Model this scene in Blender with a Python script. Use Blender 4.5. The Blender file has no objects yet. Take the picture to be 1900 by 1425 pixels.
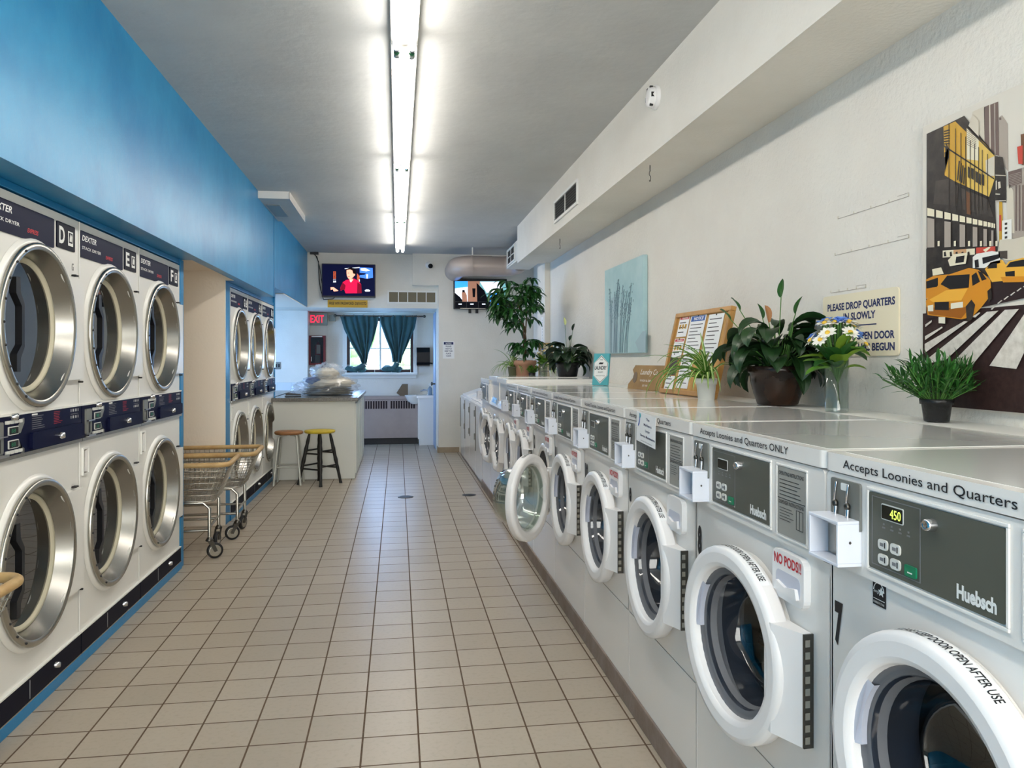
import bpy, math, random
from mathutils import Matrix, Vector
R = math.radians
SC = bpy.context.scene
COL = SC.collection
# ---------------------------------------------------------------- camera, world, big lights, exposure
EYE, FPX, VX, VY = 1.32, 1427.0, 738.0, 668.0
YAW = math.atan((950 - VX) / FPX)
cam_d = bpy.data.cameras.new('camera'); cam = bpy.data.objects.new('camera', cam_d); COL.objects.link(cam)
cam.location = (0, 0, EYE); cam.rotation_euler = (R(90), 0, -YAW)
cam_d.sensor_width = 36; cam_d.lens = 36 * FPX / 1900
cam_d.shift_x = 0; cam_d.shift_y = -(712.5 - VY) / 1900
cam_d.clip_start = .02; cam_d.clip_end = 200
SC.camera = cam
SC.view_settings.view_transform = 'Standard'; SC.view_settings.look = 'None'
SC.view_settings.gamma = 1; SC.view_settings.use_curve_mapping = False
SC.view_settings.exposure = 0.95
SC.cycles.use_denoising = True
SC.cycles.max_bounces = 10; SC.cycles.diffuse_bounces = 5; SC.cycles.glossy_bounces = 4
SC.cycles.transmission_bounces = 8; SC.cycles.transparent_max_bounces = 24
SC.cycles.caustics_reflective = False; SC.cycles.caustics_refractive = False
SC.cycles.sample_clamp_indirect = 4
W = bpy.data.worlds.new('sky'); SC.world = W; W.use_nodes = True
bg = W.node_tree.nodes['Background']; bg.inputs[0].default_value = (.9, .96, 1, 1); bg.inputs[1].default_value = 2.4

def area(name, loc, rot, sx, sy, power, color):
    d = bpy.data.lights.new(name, 'AREA'); d.shape = 'RECTANGLE'; d.size = sx; d.size_y = sy
    d.energy = power; d.color = color
    o = bpy.data.objects.new(name, d); COL.objects.link(o); o.location = loc; o.rotation_euler = rot
    return o
# daylight through the shop front behind the camera, the side door and the rear window
area('daylight_front', (.2, -2.62, 1.55), (R(90), 0, 0), 2.6, 2.2, 70, (1, .95, .88))
area('daylight_side', (-3.32, 10.3, 1.25), (R(90), 0, R(-90)), 1.5, 1.5, 42, (.18, .44, 1))
area('daylight_rear', (-.28, 12.62, 1.58), (R(90), 0, R(180)), 1.0, .8, 36, (.3, .5, 1))

def at(x, y, X=None, Y=None, Z=None):
    """a point measured in the photograph, on a known plane of the room"""
    C_, S_ = math.cos(YAW), math.sin(YAW)
    u = (x - 950) / FPX; v = -(y - VY) / FPX
    d = (u * C_ + S_, -u * S_ + C_, v)
    k = X / d[0] if X is not None else Y / d[1] if Y is not None else (Z - EYE) / d[2]
    return Vector((k * d[0], k * d[1], EYE + k * d[2]))

# ---------------------------------------------------------------- materials
def lin(h):
    h = h.lstrip('#'); c = [int(h[i:i + 2], 16) / 255 for i in (0, 2, 4)]
    return tuple(x / 12.92 if x <= .04045 else ((x + .055) / 1.055) ** 2.4 for x in c) + (1,)
M = {}
def mat(name, col, rough=.5, metal=0, bump=0, scale=40, var=None, vscale=3, emit=0, spec=.5, coat=0, trans=0, ior=1.45, aniso=0, detail=4):
    m = bpy.data.materials.new(name); m.use_nodes = True; nt = m.node_tree; N = nt.nodes; L = nt.links
    b = N['Principled BSDF']; c = lin(col)
    b.inputs['Base Color'].default_value = c; b.inputs['Roughness'].default_value = rough
    b.inputs['Metallic'].default_value = metal; b.inputs['Specular IOR Level'].default_value = spec
    b.inputs['Coat Weight'].default_value = coat; b.inputs['Coat Roughness'].default_value = .08
    b.inputs['Transmission Weight'].default_value = trans; b.inputs['IOR'].default_value = ior
    if emit:
        b.inputs['Emission Color'].default_value = c; b.inputs['Emission Strength'].default_value = emit
    if var or bump:
        tc = N.new('ShaderNodeTexCoord')
    if var:
        n = N.new('ShaderNodeTexNoise'); n.inputs['Scale'].default_value = vscale; n.inputs['Detail'].default_value = detail
        n.inputs['Roughness'].default_value = .6
        r = N.new('ShaderNodeValToRGB'); r.color_ramp.elements[0].position = .35; r.color_ramp.elements[1].position = .68
        r.color_ramp.elements[0].color = c; r.color_ramp.elements[1].color = lin(var)
        L.new(tc.outputs['Object'], n.inputs['Vector']); L.new(n.outputs['Fac'], r.inputs['Fac'])
        L.new(r.outputs['Color'], b.inputs['Base Color'])
        if emit: L.new(r.outputs['Color'], b.inputs['Emission Color'])
    if bump:
        n = N.new('ShaderNodeTexNoise'); n.inputs['Scale'].default_value = scale; n.inputs['Detail'].default_value = 5
        bp = N.new('ShaderNodeBump'); bp.inputs['Strength'].default_value = bump; bp.inputs['Distance'].default_value = .01
        L.new(tc.outputs['Object'], n.inputs['Vector']); L.new(n.outputs['Fac'], bp.inputs['Height'])
        L.new(bp.outputs['Normal'], b.inputs['Normal'])
    M[name] = m
    return m
def thin_glass(name, tint, refl=.12, rough=.02, facing=.5):
    m = bpy.data.materials.new(name); m.use_nodes = True; nt = m.node_tree; N = nt.nodes; L = nt.links
    N.remove(N['Principled BSDF']); out = N['Material Output']
    t = N.new('ShaderNodeBsdfTransparent'); t.inputs[0].default_value = lin(tint)
    g = N.new('ShaderNodeBsdfGlossy'); g.inputs['Roughness'].default_value = rough; g.inputs[0].default_value = (1, 1, 1, 1)
    lw = N.new('ShaderNodeLayerWeight'); lw.inputs['Blend'].default_value = facing
    mp = N.new('ShaderNodeMapRange'); mp.inputs['To Min'].default_value = refl; mp.inputs['To Max'].default_value = .9
    pw = N.new('ShaderNodeMath'); pw.operation = 'POWER'; pw.inputs[1].default_value = 3
    x = N.new('ShaderNodeMixShader')
    L.new(lw.outputs['Facing'], pw.inputs[0]); L.new(pw.outputs[0], mp.inputs['Value']); L.new(mp.outputs[0], x.inputs[0])
    L.new(t.outputs[0], x.inputs[1]); L.new(g.outputs[0], x.inputs[2]); L.new(x.outputs[0], out.inputs['Surface'])
    M[name] = m
def film(name):
    m = bpy.data.materials.new(name); m.use_nodes = True; nt = m.node_tree; N = nt.nodes; L = nt.links
    N.remove(N['Principled BSDF']); t = N.new('ShaderNodeBsdfTransparent'); d = N.new('ShaderNodeBsdfTranslucent'); e = N.new('ShaderNodeBsdfDiffuse'); g = N.new('ShaderNodeBsdfGlossy'); g.inputs['Roughness'].default_value = .25
    a = N.new('ShaderNodeMixShader'); b = N.new('ShaderNodeMixShader'); c = N.new('ShaderNodeMixShader'); a.inputs[0].default_value = .5; b.inputs[0].default_value = .2; c.inputs[0].default_value = .1
    d.inputs[0].default_value = e.inputs[0].default_value = (.9, .92, .95, 1)
    L.new(d.outputs[0], a.inputs[1]); L.new(e.outputs[0], a.inputs[2]); L.new(t.outputs[0], b.inputs[1]); L.new(a.outputs[0], b.inputs[2]); L.new(b.outputs[0], c.inputs[1]); L.new(g.outputs[0], c.inputs[2])
    L.new(c.outputs[0], N['Material Output'].inputs['Surface']); M[name] = m
def tiles(name, a, b, mortar, tw, th, mw, ox=0, oy=0, rough=.4, plane='XY', var='#8a7a66'):
    m = mat(name, a, rough); nt = m.node_tree; N = nt.nodes; L = nt.links; p = N['Principled BSDF']
    tc = N.new('ShaderNodeTexCoord'); mp = N.new('ShaderNodeMapping'); mp.inputs['Location'].default_value = (-ox, -oy, 0)
    if plane == 'XZ': 
        sp = N.new('ShaderNodeSeparateXYZ'); cb = N.new('ShaderNodeCombineXYZ')
        L.new(tc.outputs['Object'], sp.inputs[0]); L.new(sp.outputs[0], cb.inputs[0]); L.new(sp.outputs[2], cb.inputs[1]); L.new(cb.outputs[0], mp.inputs[0])
    else: L.new(tc.outputs['Object'], mp.inputs[0])
    k = N.new('ShaderNodeTexBrick'); k.offset = 0; k.squash = 1
    k.inputs['Scale'].default_value = 1; k.inputs['Brick Width'].default_value = tw; k.inputs['Row Height'].default_value = th
    k.inputs['Mortar Size'].default_value = mw; k.inputs['Mortar Smooth'].default_value = .2; k.inputs['Bias'].default_value = 0
    k.inputs['Color1'].default_value = lin(a); k.inputs['Color2'].default_value = lin(b); k.inputs['Mortar'].default_value = lin(mortar)
    L.new(mp.outputs[0], k.inputs['Vector'])
    n = N.new('ShaderNodeTexNoise'); n.inputs['Scale'].default_value = 55; n.inputs['Detail'].default_value = 6
    L.new(tc.outputs['Object'], n.inputs['Vector'])
    x = N.new('ShaderNodeMix'); x.data_type = 'RGBA'; x.blend_type = 'MIX'
    r = N.new('ShaderNodeMapRange'); r.inputs['From Min'].default_value = .5; r.inputs['From Max'].default_value = .8; r.inputs['To Max'].default_value = .35
    L.new(n.outputs['Fac'], r.inputs['Value']); L.new(r.outputs[0], x.inputs['Factor'])
    L.new(k.outputs['Color'], x.inputs['A']); x.inputs['B'].default_value = lin(var)
    L.new(x.outputs['Result'], p.inputs['Base Color'])
    inv = N.new('ShaderNodeMath'); inv.operation = 'SUBTRACT'; inv.inputs[0].default_value = 1; L.new(k.outputs['Fac'], inv.inputs[1])
    bp = N.new('ShaderNodeBump'); bp.inputs['Strength'].default_value = .6; bp.inputs['Distance'].default_value = .003
    L.new(inv.outputs[0], bp.inputs['Height']); L.new(bp.outputs[0], p.inputs['Normal'])
    rr = N.new('ShaderNodeMapRange'); rr.inputs['To Min'].default_value = rough; rr.inputs['To Max'].default_value = .85
    L.new(k.outputs['Fac'], rr.inputs['Value']); L.new(rr.outputs[0], p.inputs['Roughness'])
    return m

tiles('floor_tile', '#b4a897', '#aa9e8d', '#5e4a38', .1925, .191, .0035, .072, 2.543, .34, var='#8f8371')
tiles('white_tile', '#d9dde0', '#d4d9dd', '#b5bcc4', .2, .14, .002, 0, .98, .25, 'XZ', '#ccd2d8')
mat('wall_white', '#e6e2d9', .75, bump=.25, scale=60, var='#dfdad0', vscale=2)
mat('wall_rough', '#e4e0d7', .8, bump=.45, scale=55, var='#e0dbd2', vscale=3)
mat('wall_beige', '#f3e7d7', .8, bump=.2, scale=60)
mat('ceiling_paint', '#c9cac8', .85, bump=.25, scale=18, var='#bfc0bf', vscale=1.6)
mat('blue_paint', '#0f7cb4', .36, bump=.2, scale=14, var='#2d92c4', vscale=2.0)
mat('blue_trim', '#1679ae', .35, bump=.1, scale=20)
mat('tile_base', '#a2917b', .5, var='#94836e', vscale=9)
mat('plinth_paint', '#8f8077', .6, bump=.3, scale=40, var='#7d6c60', vscale=7)
mat('white_enamel', '#efebe5', .22, spec=.5, coat=.35)
mat('lid_top', '#e2e2df', .16, coat=.6); mat('white_plastic', '#f1eeec', .35)  # lid tops: enamel greyed in colour for the dimmer light and reflections there
mat('white_paint', '#e8e7e2', .5)
mat('dryer_enamel', '#eae8e2', .3, coat=.2)
mat('coin_white', '#e2e5ee', .35)
mat('olive_panel', '#55574e', .45)
mat('grey_plate', '#80817c', .42, metal=.3)
mat('plaque_grey', '#9c9b94', .5)
mat('print_white', '#eeeeea', .6); mat('print_black', '#1b1b1e', .6); mat('print_grey', '#77777a', .6)
mat('ink_dark', '#3c3c3c', .6); mat('navy_ink', '#202a5a', .6); mat('red_ink', '#c8262f', .5); mat('blue_ink', '#1f55a5', .55)
mat('green_key', '#147a55', .4); mat('key_white', '#d8d8d2', .4)
mat('display_black', '#10140e', .15); mat('led_green', '#b6d64a', .4, emit=1.6)
mat('chrome', '#d4d4d6', .12, metal=1); mat('steel', '#b9b5ab', .27, metal=1, bump=.02, scale=90)
mat('steel_ring', '#9f9d98', .26, metal=1); mat('dark_steel', '#5d5a55', .35, metal=1)
mat('drum_dark', '#2c2c2a', .45, metal=.8); mat('drum_black', '#17181d', .35, metal=.5); mat('drum_steel', '#55534c', .4, metal=.9, bump=.5, scale=70)
mat('rubber_grey', '#6d6d70', .6); mat('gasket_cream', '#cbc4ac', .6); mat('rubber_black', '#17171a', .5)
mat('grip_shade', '#c6c9d6', .4)  # bluish shade of the white plastic grip recesses, put into the colour
mat('navy_panel', '#0a0f2e', .5, spec=.12); mat('navy_dark', '#080a1c', .5, spec=.12)
mat('black_plastic', '#121318', .4); mat('black_gloss', '#08090c', .4, spec=.3)
mat('wood_tan', '#c8a874', .5, var='#b59260', vscale=14); mat('wood_cork', '#c69c5e', .85, bump=.4, scale=150, var='#b98d50', vscale=60)
mat('oak_frame', '#b9894a', .5, var='#a3763b', vscale=10); mat('wood_sign', '#9c7b48', .6, var='#8a6a3c', vscale=9)
mat('seat_brown', '#a5754a', .5, var='#8d5d38', vscale=9); mat('seat_yellow', '#d6bd38', .5, var='#c4a72c', vscale=12)
mat('black_wood', '#161513', .45, var='#221f1b', vscale=20)
mat('stool_grey', '#c5c6bd', .35, metal=.3)
mat('granite', '#7f7b74', .22, var='#4e4a45', vscale=110, detail=8)
mat('counter_white', '#dedfd8', .45)
mat('curtain_teal', '#3d6468', .75, bump=.3, scale=120, var='#33555a', vscale=5)
mat('window_brown', '#3a2523', .5); mat('taupe', '#a3948f', .5, var='#9b8c87', vscale=4); mat('slot_dark', '#2b1c1c', .8)
mat('duct', '#b3a59c', .42, metal=.15); mat('grille_dark', '#26241f', .7); mat('grille_gold', '#6f6650', .55)
mat('tube_glow', '#fffbf4', .5, emit=11); mat('lamp_green', '#1d5a3c', .4)
mat('exit_red', '#ff2044', .4, emit=.9); mat('exit_case', '#8b8f86', .5)
mat('cab_red', '#6e1519', .55); mat('ext_red', '#a81e26', .3); mat('door_bluelit', '#8fa6c4', .45)  # door colour carries the bluish daylight that falls on it
mat('terracotta', '#b98d74', .7, var='#a67a61', vscale=6, bump=.15, scale=60); mat('pot_black', '#1c1c1d', .35, bump=.3, scale=60)
mat('pot_bronze', '#1e1b19', .25, metal=.3, var='#3c2414', vscale=5); mat('pot_white', '#d9d8d2', .4); mat('pot_olive', '#5e5f45', .5)
mat('soil', '#2a1f17', .95, bump=.8, scale=80)
mat('leaf_dark', '#142c17', .38, var='#24431f', vscale=9); mat('leaf_mid', '#2b5a22', .42, var='#1f4a1c', vscale=9)
mat('leaf_tree', '#1c4a1f', .4, var='#2a5c25', vscale=7); mat('leaf_fern', '#16291a', .4, var='#203a22', vscale=9)
mat('leaf_yellow', '#7d9a2e', .5, var='#5f8527', vscale=12); mat('leaf_cream', '#cfd796', .5); mat('leaf_spider', '#5f8f2c', .45, var='#4b7c26', vscale=10)
mat('leaf_grass', '#24591f', .45, var='#3b7a2c', vscale=14); mat('stem_brown', '#5d4632', .8); mat('stem_green', '#4e7a35', .5); mat('spathe_brown', '#a8744a', .7)
mat('petal_white', '#f0eee4', .6); mat('petal_blue', '#6c93dd', .6); mat('petal_yellow', '#dcb53c', .6)
mat('teal_sign', '#4fa3ac', .6); mat('canvas_blue', '#9fc0c6', .8, var='#b4cfd2', vscale=3); mat('stem_ink', '#748c97', .8)
mat('canvas_pale', '#c3d3d3', .8); mat('canvas_lilac', '#9fb7c0', .8)
mat('cloth_cream', '#eadfc8', .9, bump=.5, scale=25); mat('cloth_grey', '#8d8878', .9, bump=.5, scale=30, var='#6d6a5e', vscale=12); mat('cloth_blue', '#3d4f86', .9)
mat('tag_brown', '#6f5c48', .6); mat('soap_blue', '#9db7cf', .2, trans=.6)
mat('concrete_out', '#c8c8c2', .9); mat('grass_out', '#8fbf6a', .9, var='#a8d08a', vscale=2); mat('leaf_out', '#9cc98c', .8, var='#c4e0b8', vscale=3)
mat('sheet_white', '#f1f1f0', .7)
thin_glass('glass_dryer', '#45473f', .07, .015); thin_glass('glass_washer', '#a9b0bb', .05, .02)
thin_glass('glass_cabinet', '#d2cecb', .02, .05, .3); thin_glass('glass_clear', '#eef3f1', .05, .01); film('bag_film')
thin_glass('glass_bowl', '#e4eae6', .14, .03, .6)
mat('screen_navy', '#070a25', .6, emit=.8, spec=.1); mat('screen_blue', '#3a6bc8', .6, emit=1.0, spec=.1); mat('screen_red', '#b3123a', .6, emit=1.0, spec=.1)
mat('screen_skin', '#e89a80', .6, emit=1.0, spec=.1); mat('screen_pale', '#dfe6f2', .6, emit=.7, spec=.1); mat('screen_warm', '#a2492f', .6, emit=.9, spec=.1); mat('screen_dark', '#0a0b12', .6, emit=.3, spec=.1)
mat('screen_sky', '#2f82e6', .6, emit=1.1, spec=.1); mat('screen_teal', '#5f8f92', .6, emit=.9, spec=.1); mat('screen_hair', '#140c10', .6, emit=.3, spec=.1); mat('screen_brown', '#7d5a4a', .6, emit=.9, spec=.1); mat('screen_maroon', '#6a0a20', .6, emit=.8, spec=.1)
for n_, c_ in dict(sky='d8d2c6', dark='241f1c', mid='4a423c', grey='8b8178', pale='cfc6b4', gold='c79a35', goldl='dcb85c', cream='e6dcc0', asphalt='3b2a28', asphaltd='2e2020', stripe='dcd6cc', taxi='d08a25', taxil='e6ac3f', taxid='9a5c1a', glass='1e1b1c', lamp='e6e0cc', red='c2483a', tower='6e5c56', towerl='a59a8f', bus='e8e6de', brown='6e4a30', skin='c79a6e').items():
    mat('photo_' + n_, '#' + c_, .4, spec=.25, **(dict(var='#2d1f1e', vscale=60, detail=8) if n_ == 'asphalt' else dict(var='#c4bdb2', vscale=45, detail=8) if n_ == 'stripe' else dict(var='#3b342f', vscale=25) if n_ in ('dark', 'mid') else {}))

# ---------------------------------------------------------------- mesh building
_TXT = {}
def text_geo(s, bold=0):
    if (s, bold) not in _TXT:
        cu = bpy.data.curves.new('t', 'FONT'); cu.body = s; cu.size = 1; cu.resolution_u = 3; cu.offset = bold
        o = bpy.data.objects.new('t', cu); COL.objects.link(o)
        bpy.context.view_layer.update()
        me = o.evaluated_get(bpy.context.evaluated_depsgraph_get()).to_mesh()
        vs = [(v.co.x, v.co.y) for v in me.vertices]; fs = [tuple(p.vertices) for p in me.polygons]
        bpy.data.objects.remove(o)
        x0 = min(v[0] for v in vs); x1 = max(v[0] for v in vs); y0 = min(v[1] for v in vs); y1 = max(v[1] for v in vs)
        _TXT[(s, bold)] = ([(a - x0, b) for a, b in vs], fs, x1 - x0, y0, y1)
    return _TXT[(s, bold)]

class MB:
    def __init__(s, mtx=None):
        s.v = []; s.f = []; s.mi = []; s.sm = []; s.mats = []; s.m = mtx or Matrix()
    def mi_(s, m):
        if m not in s.mats: s.mats.append(m)
        return s.mats.index(m)
    def add(s, vs, fs, m, smooth=False):
        o = len(s.v); s.v += [s.m @ Vector(v) for v in vs]; k = s.mi_(m)
        for f in fs: s.f.append([i + o for i in f]); s.mi.append(k); s.sm.append(smooth)
        return s
    def box(s, x0, x1, y0, y1, z0, z1, m):
        v = [(x, y, z) for x in (x0, x1) for y in (y0, y1) for z in (z0, z1)]
        return s.add(v, [(0, 1, 3, 2), (4, 6, 7, 5), (0, 4, 5, 1), (2, 3, 7, 6), (0, 2, 6, 4), (1, 5, 7, 3)], m)
    def prism(s, poly, a, b, m, ax='y', smooth=False):
        """polygon in the plane across axis ax, extruded from a to b"""
        n = len(poly)
        def p(u, w, d): return (u, d, w) if ax == 'y' else (d, u, w) if ax == 'x' else (u, w, d)
        v = [p(u, w, a) for u, w in poly] + [p(u, w, b) for u, w in poly]
        f = [list(range(n))[::-1], list(range(n, 2 * n))]
        s.add(v, f, m); s.add(v, [(i, (i + 1) % n, n + (i + 1) % n, n + i) for i in range(n)], m, smooth); return s
    def rplate(s, x0, x1, z0, z1, ya, yb, m, r=.01, n=4, ax='y', ch=0):
        P = []
        for cx, cz, a0 in ((x1 - r, z1 - r, 0), (x0 + r, z1 - r, 90), (x0 + r, z0 + r, 180), (x1 - r, z0 + r, 270)):
            for i in range(n + 1):
                a = R(a0 + 90 * i / n); P.append((cx + r * math.cos(a), cz + r * math.sin(a)))
        return s.prism(P, ya, yb, m, ax)
    def frame(s, x0, x1, z0, z1, t, ya, yb, m):
        s.box(x0, x1, ya, yb, z1 - t, z1, m); s.box(x0, x1, ya, yb, z0, z0 + t, m)
        s.box(x0, x0 + t, ya, yb, z0 + t, z1 - t, m); s.box(x1 - t, x1, ya, yb, z0 + t, z1 - t, m); return s
    def lathe(s, prof, m, n=32, c=(0, 0, 0), ax='z', smooth=True, cap0=False, cap1=False, ph=0, a0=0, a1=360):
        full = abs(a1 - a0) >= 360; k = n if full else n + 1
        v = []
        for r, h in prof:
            for i in range(k):
                a = R(a0 + (a1 - a0) * i / n + ph); x, y = r * math.cos(a), r * math.sin(a)
                v.append((c[0] + x, c[1] + y, c[2] + h) if ax == 'z' else (c[0] + x, c[1] + h, c[2] + y) if ax == 'y' else (c[0] + h, c[1] + x, c[2] + y))
        f = []
        for j in range(len(prof) - 1):
            for i in range(n):
                i2 = (i + 1) % k if full else i + 1
                f.append((j * k + i, j * k + i2, (j + 1) * k + i2, (j + 1) * k + i))
        s.add(v, f, m, smooth)
        if cap0: s.add(v[:k], [tuple(range(k))], m)
        if cap1: s.add(v[-k:], [tuple(range(k))], m)
        return s
    def tube(s, pts, r, m, n=8, closed=False, r1=None):
        pts = [Vector(p) for p in pts]; N = len(pts); v = []; up = Vector((0, 0, 1)); prev = None
        for i, p in enumerate(pts):
            a = pts[(i - 1) % N] if closed or i > 0 else p; b = pts[(i + 1) % N] if closed or i < N - 1 else p
            t = (b - a)
            t = t.normalized() if t.length > 1e-9 else Vector((0, 0, 1))
            if prev is None:
                e = t.cross(up)
                if e.length < 1e-3: e = t.cross(Vector((1, 0, 0)))
            else: e = prev - t * prev.dot(t)
            e.normalize(); prev = e; g = t.cross(e)
            rr = r if r1 is None else r + (r1 - r) * i / max(1, N - 1)
            for k in range(n):
                an = 2 * math.pi * k / n; v.append(p + e * (rr * math.cos(an)) + g * (rr * math.sin(an)))
        f = [(i * n + k, i * n + (k + 1) % n, ((i + 1) % N) * n + (k + 1) % n, ((i + 1) % N) * n + k) for i in range(N if closed else N - 1) for k in range(n)]
        s.add(v, f, m, True)
        if not closed: s.add(v[:n], [tuple(range(n))], m); s.add(v[-n:], [tuple(range(n))], m)
        return s
    def ball(s, c, r, m, n=12, k=8):
        if not isinstance(r, (tuple, list)): r = (r, r, r)
        pr = [(math.sin(math.pi * j / k), -math.cos(math.pi * j / k)) for j in range(k + 1)]
        o = s.m; s.m = o @ Matrix.Translation(c) @ Matrix.Diagonal((r[0], r[1], r[2], 1))
        s.lathe(pr, m, n); s.m = o; return s
    def poly(s, pts, m): return s.add(pts, [tuple(range(len(pts)))], m)
    def hole_plate(s, x0, x1, z0, z1, cx, cz, r, y, m, n=48):
        """flat panel facing -y with a round hole"""
        v = []
        for i in range(n):
            a = 2 * math.pi * (i + .5) / n; c, d = math.cos(a), math.sin(a)
            v.append((cx + r * c, y, cz + r * d))
        for i in range(n):
            a = 2 * math.pi * (i + .5) / n; c, d = math.cos(a), math.sin(a)
            t = min((x1 - cx) / c if c > 1e-9 else (x0 - cx) / c if c < -1e-9 else 1e9, (z1 - cz) / d if d > 1e-9 else (z0 - cz) / d if d < -1e-9 else 1e9)
            v.append((cx + t * c, y, cz + t * d))
        s.add(v, [(i, (i + 1) % n, n + (i + 1) % n, n + i) for i in range(n)], m)
        for X, Z in ((x0, z0), (x1, z0), (x1, z1), (x0, z1)):   # the four corner bits
            ang = math.atan2(Z - cz, X - cx) % (2 * math.pi); i = int(ang / (2 * math.pi) * n - .5) % n
            s.add([v[n + i], v[n + (i + 1) % n], (X, y, Z)], [(0, 1, 2)], m)
        return s
    def text(s, t, x, z, h, m, y=0, w=None, align='l', bold=0, ax='y', slant=0):
        """text on a face looking to -y; h is the capital height"""
        vs, fs, tw, y0, y1 = text_geo(t, bold); k = h / .7; kx = k if w is None else w / tw
        if align == 'c': x -= tw * kx / 2
        return s.add([(x + (a + slant * b) * kx, y, z + b * k) for a, b in vs], fs, m)
    def text3(s, t, o, u, w, h, m, width=None, align='l', bold=0):
        vs, fs, tw, y0, y1 = text_geo(t, bold); k = h / .7; kx = k if width is None else width / tw
        o = Vector(o); u = Vector(u).normalized(); w = Vector(w).normalized()
        if align == 'c': o = o - u * (tw * kx / 2)
        return s.add([o + u * (a * kx) + w * (b * k) for a, b in vs], fs, m)
    def lines(s, x0, x1, z1, z0, n, m, y=0, t=.35, rnd=None, seed=1):
        rd = random.Random(seed); st = (z1 - z0) / n
        for i in range(n):
            z = z1 - st * (i + .5); e = x1 - (x1 - x0) * (rd.random() * .45 if rnd else 0)
            s.add([(x0, y, z - st * t / 2), (e, y, z - st * t / 2), (e, y, z + st * t / 2), (x0, y, z + st * t / 2)], [(0, 1, 2, 3)], m)
        return s
    def build(s, name, parent=None, bevel=0, loc=None, label=None, seg=2):
        me = bpy.data.meshes.new(name); me.from_pydata([tuple(v) for v in s.v], [], s.f)
        for m in s.mats: me.materials.append(M[m])
        me.polygons.foreach_set('material_index', s.mi); me.polygons.foreach_set('use_smooth', s.sm)
        me.update()
        o = bpy.data.objects.new(name, me); COL.objects.link(o)
        if parent: o.parent = parent
        if loc: o.location = loc
        if label: o['label'] = label
        if bevel:
            b = o.modifiers.new('bevel', 'BEVEL'); b.width = bevel; b.segments = seg; b.limit_method = 'ANGLE'; b.angle_limit = R(40)
            b.harden_normals = False
        return o
def tag(o, label, cat, group=None):
    o['label'] = label; o['category'] = cat
    if group: o['group'] = group
    return o
def thing(name, label, cat, loc=(0, 0, 0), rz=0, group=None):
    o = bpy.data.objects.new(name, None); COL.objects.link(o); o.empty_display_size = .1
    o.location = loc; o.rotation_euler = (0, 0, rz)
    return tag(o, label, cat, group)
def struct(name, mb, bevel=0, parent=None):
    o = mb.build(name, parent, bevel)
    if not parent: o['kind'] = 'structure'
    return o
def copy_tree(o, parent=None):
    c = o.copy(); COL.objects.link(c)
    if parent: c.parent = parent
    for ch in list(o.children): copy_tree(ch, c)
    return c

# ---------------------------------------------------------------- the room
CZ = 2.832; XW = .866; XD = -1.365; XR = 1.70; XBL = -1.235; XBR = 1.338; ZB = 2.415; YT = 11.1
struct('floor', MB().box(-3.6, 2.1, -2.9, 12.6, -.1, 0, 'floor_tile'))
struct('ceiling', MB().box(-3.6, 2.1, -2.9, 12.6, CZ, CZ + .1, 'ceiling_paint'))
w = MB().box(XR, XR + .15, -2.9, 9.05, 0, CZ, 'wall_rough'); struct('wall_right', w)
struct('wall_right_rear', MB().box(1.95, 2.1, 9.05, YT, 0, CZ, 'wall_white').box(XR + .15, 1.95, 9.0, 9.05, 0, CZ, 'wall_white'))
# rear wall around the alcove opening
w = MB().box(-1.32, .206, YT, YT + .14, 2.06, CZ, 'wall_white').box(.206, .575, YT, YT + .14, 2.06, 2.384, 'wall_white')
w.box(.206, .575, YT - .1, YT + .14, 2.384, CZ, 'wall_white').box(.575, 2.1, YT - .1, YT + .14, 0, CZ, 'wall_white')
struct('wall_rear', w)
struct('baseboard_rear', MB().box(.57, .87, YT - .115, YT - .1, 0, .075, 'tile_base').box(.56, .575, YT - .115, YT + .1, 0, .075, 'tile_base'))
w = MB(); wy = 12.42
w.box(-1.36, -.80, wy, wy + .15, 0, 2.2, 'wall_white').box(.25, .73, wy, wy + .15, 0, 2.2, 'wall_white')
w.box(-.80, .25, wy, wy + .15, 0, 1.12, 'wall_white').box(-.80, .25, wy, wy + .15, 1.99, 2.2, 'wall_white')
w.box(-1.36, -1.1, wy - .05, wy, 0, 2.06, 'wall_white')
struct('wall_back', w)
struct('ceiling_alcove', MB().box(-3.6, .73, YT + .14, 12.57, 2.07, 2.16, 'wall_white').box(-3.6, -1.262, 8.9, YT, 2.058, 2.066, 'wall_beige'))
struct('wall_alcove_right', MB().box(.58, .73, YT + .14, 12.42, 0, 2.07, 'wall_white'))
w = MB().box(-3.45, -1.36, 12.05, 12.2, .98, 2.07, 'wall_white').box(-3.45, -1.36, 12.05, 12.2, 0, .98, 'white_tile').box(-1.5, -1.36, 12.2, 12.42, 0, 2.07, 'wall_white')
struct('wall_rear_left', w)
w = MB().box(-3.6, -3.45, 8.8, 9.5, 0, 2.07, 'wall_white').box(-3.6, -3.45, 11.1, 12.2, 0, 2.07, 'wall_white').box(-3.6, -3.45, 9.5, 11.1, 2.0, 2.07, 'wall_white').box(-3.6, -3.45, 9.5, 11.1, 0, .45, 'wall_white')
struct('wall_left_rear', w)
w = MB(Matrix.Translation((-3.5, 11.1, .45)) @ Matrix.Rotation(R(-90), 4, 'Z')); w.frame(0, 1.6, 0, 1.55, .06, -.03, .03, 'white_paint'); w.box(.77, .83, -.03, .03, .06, 1.49, 'white_paint')
wo = struct('window_1', w); g = MB(Matrix.Translation((-3.5, 11.1, .45)) @ Matrix.Rotation(R(-90), 4, 'Z')).box(.06, .77, -.003, .003, .06, 1.49, 'glass_clear').box(.83, 1.54, -.003, .003, .06, 1.49, 'glass_clear'); g.build('pane', wo)
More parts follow.
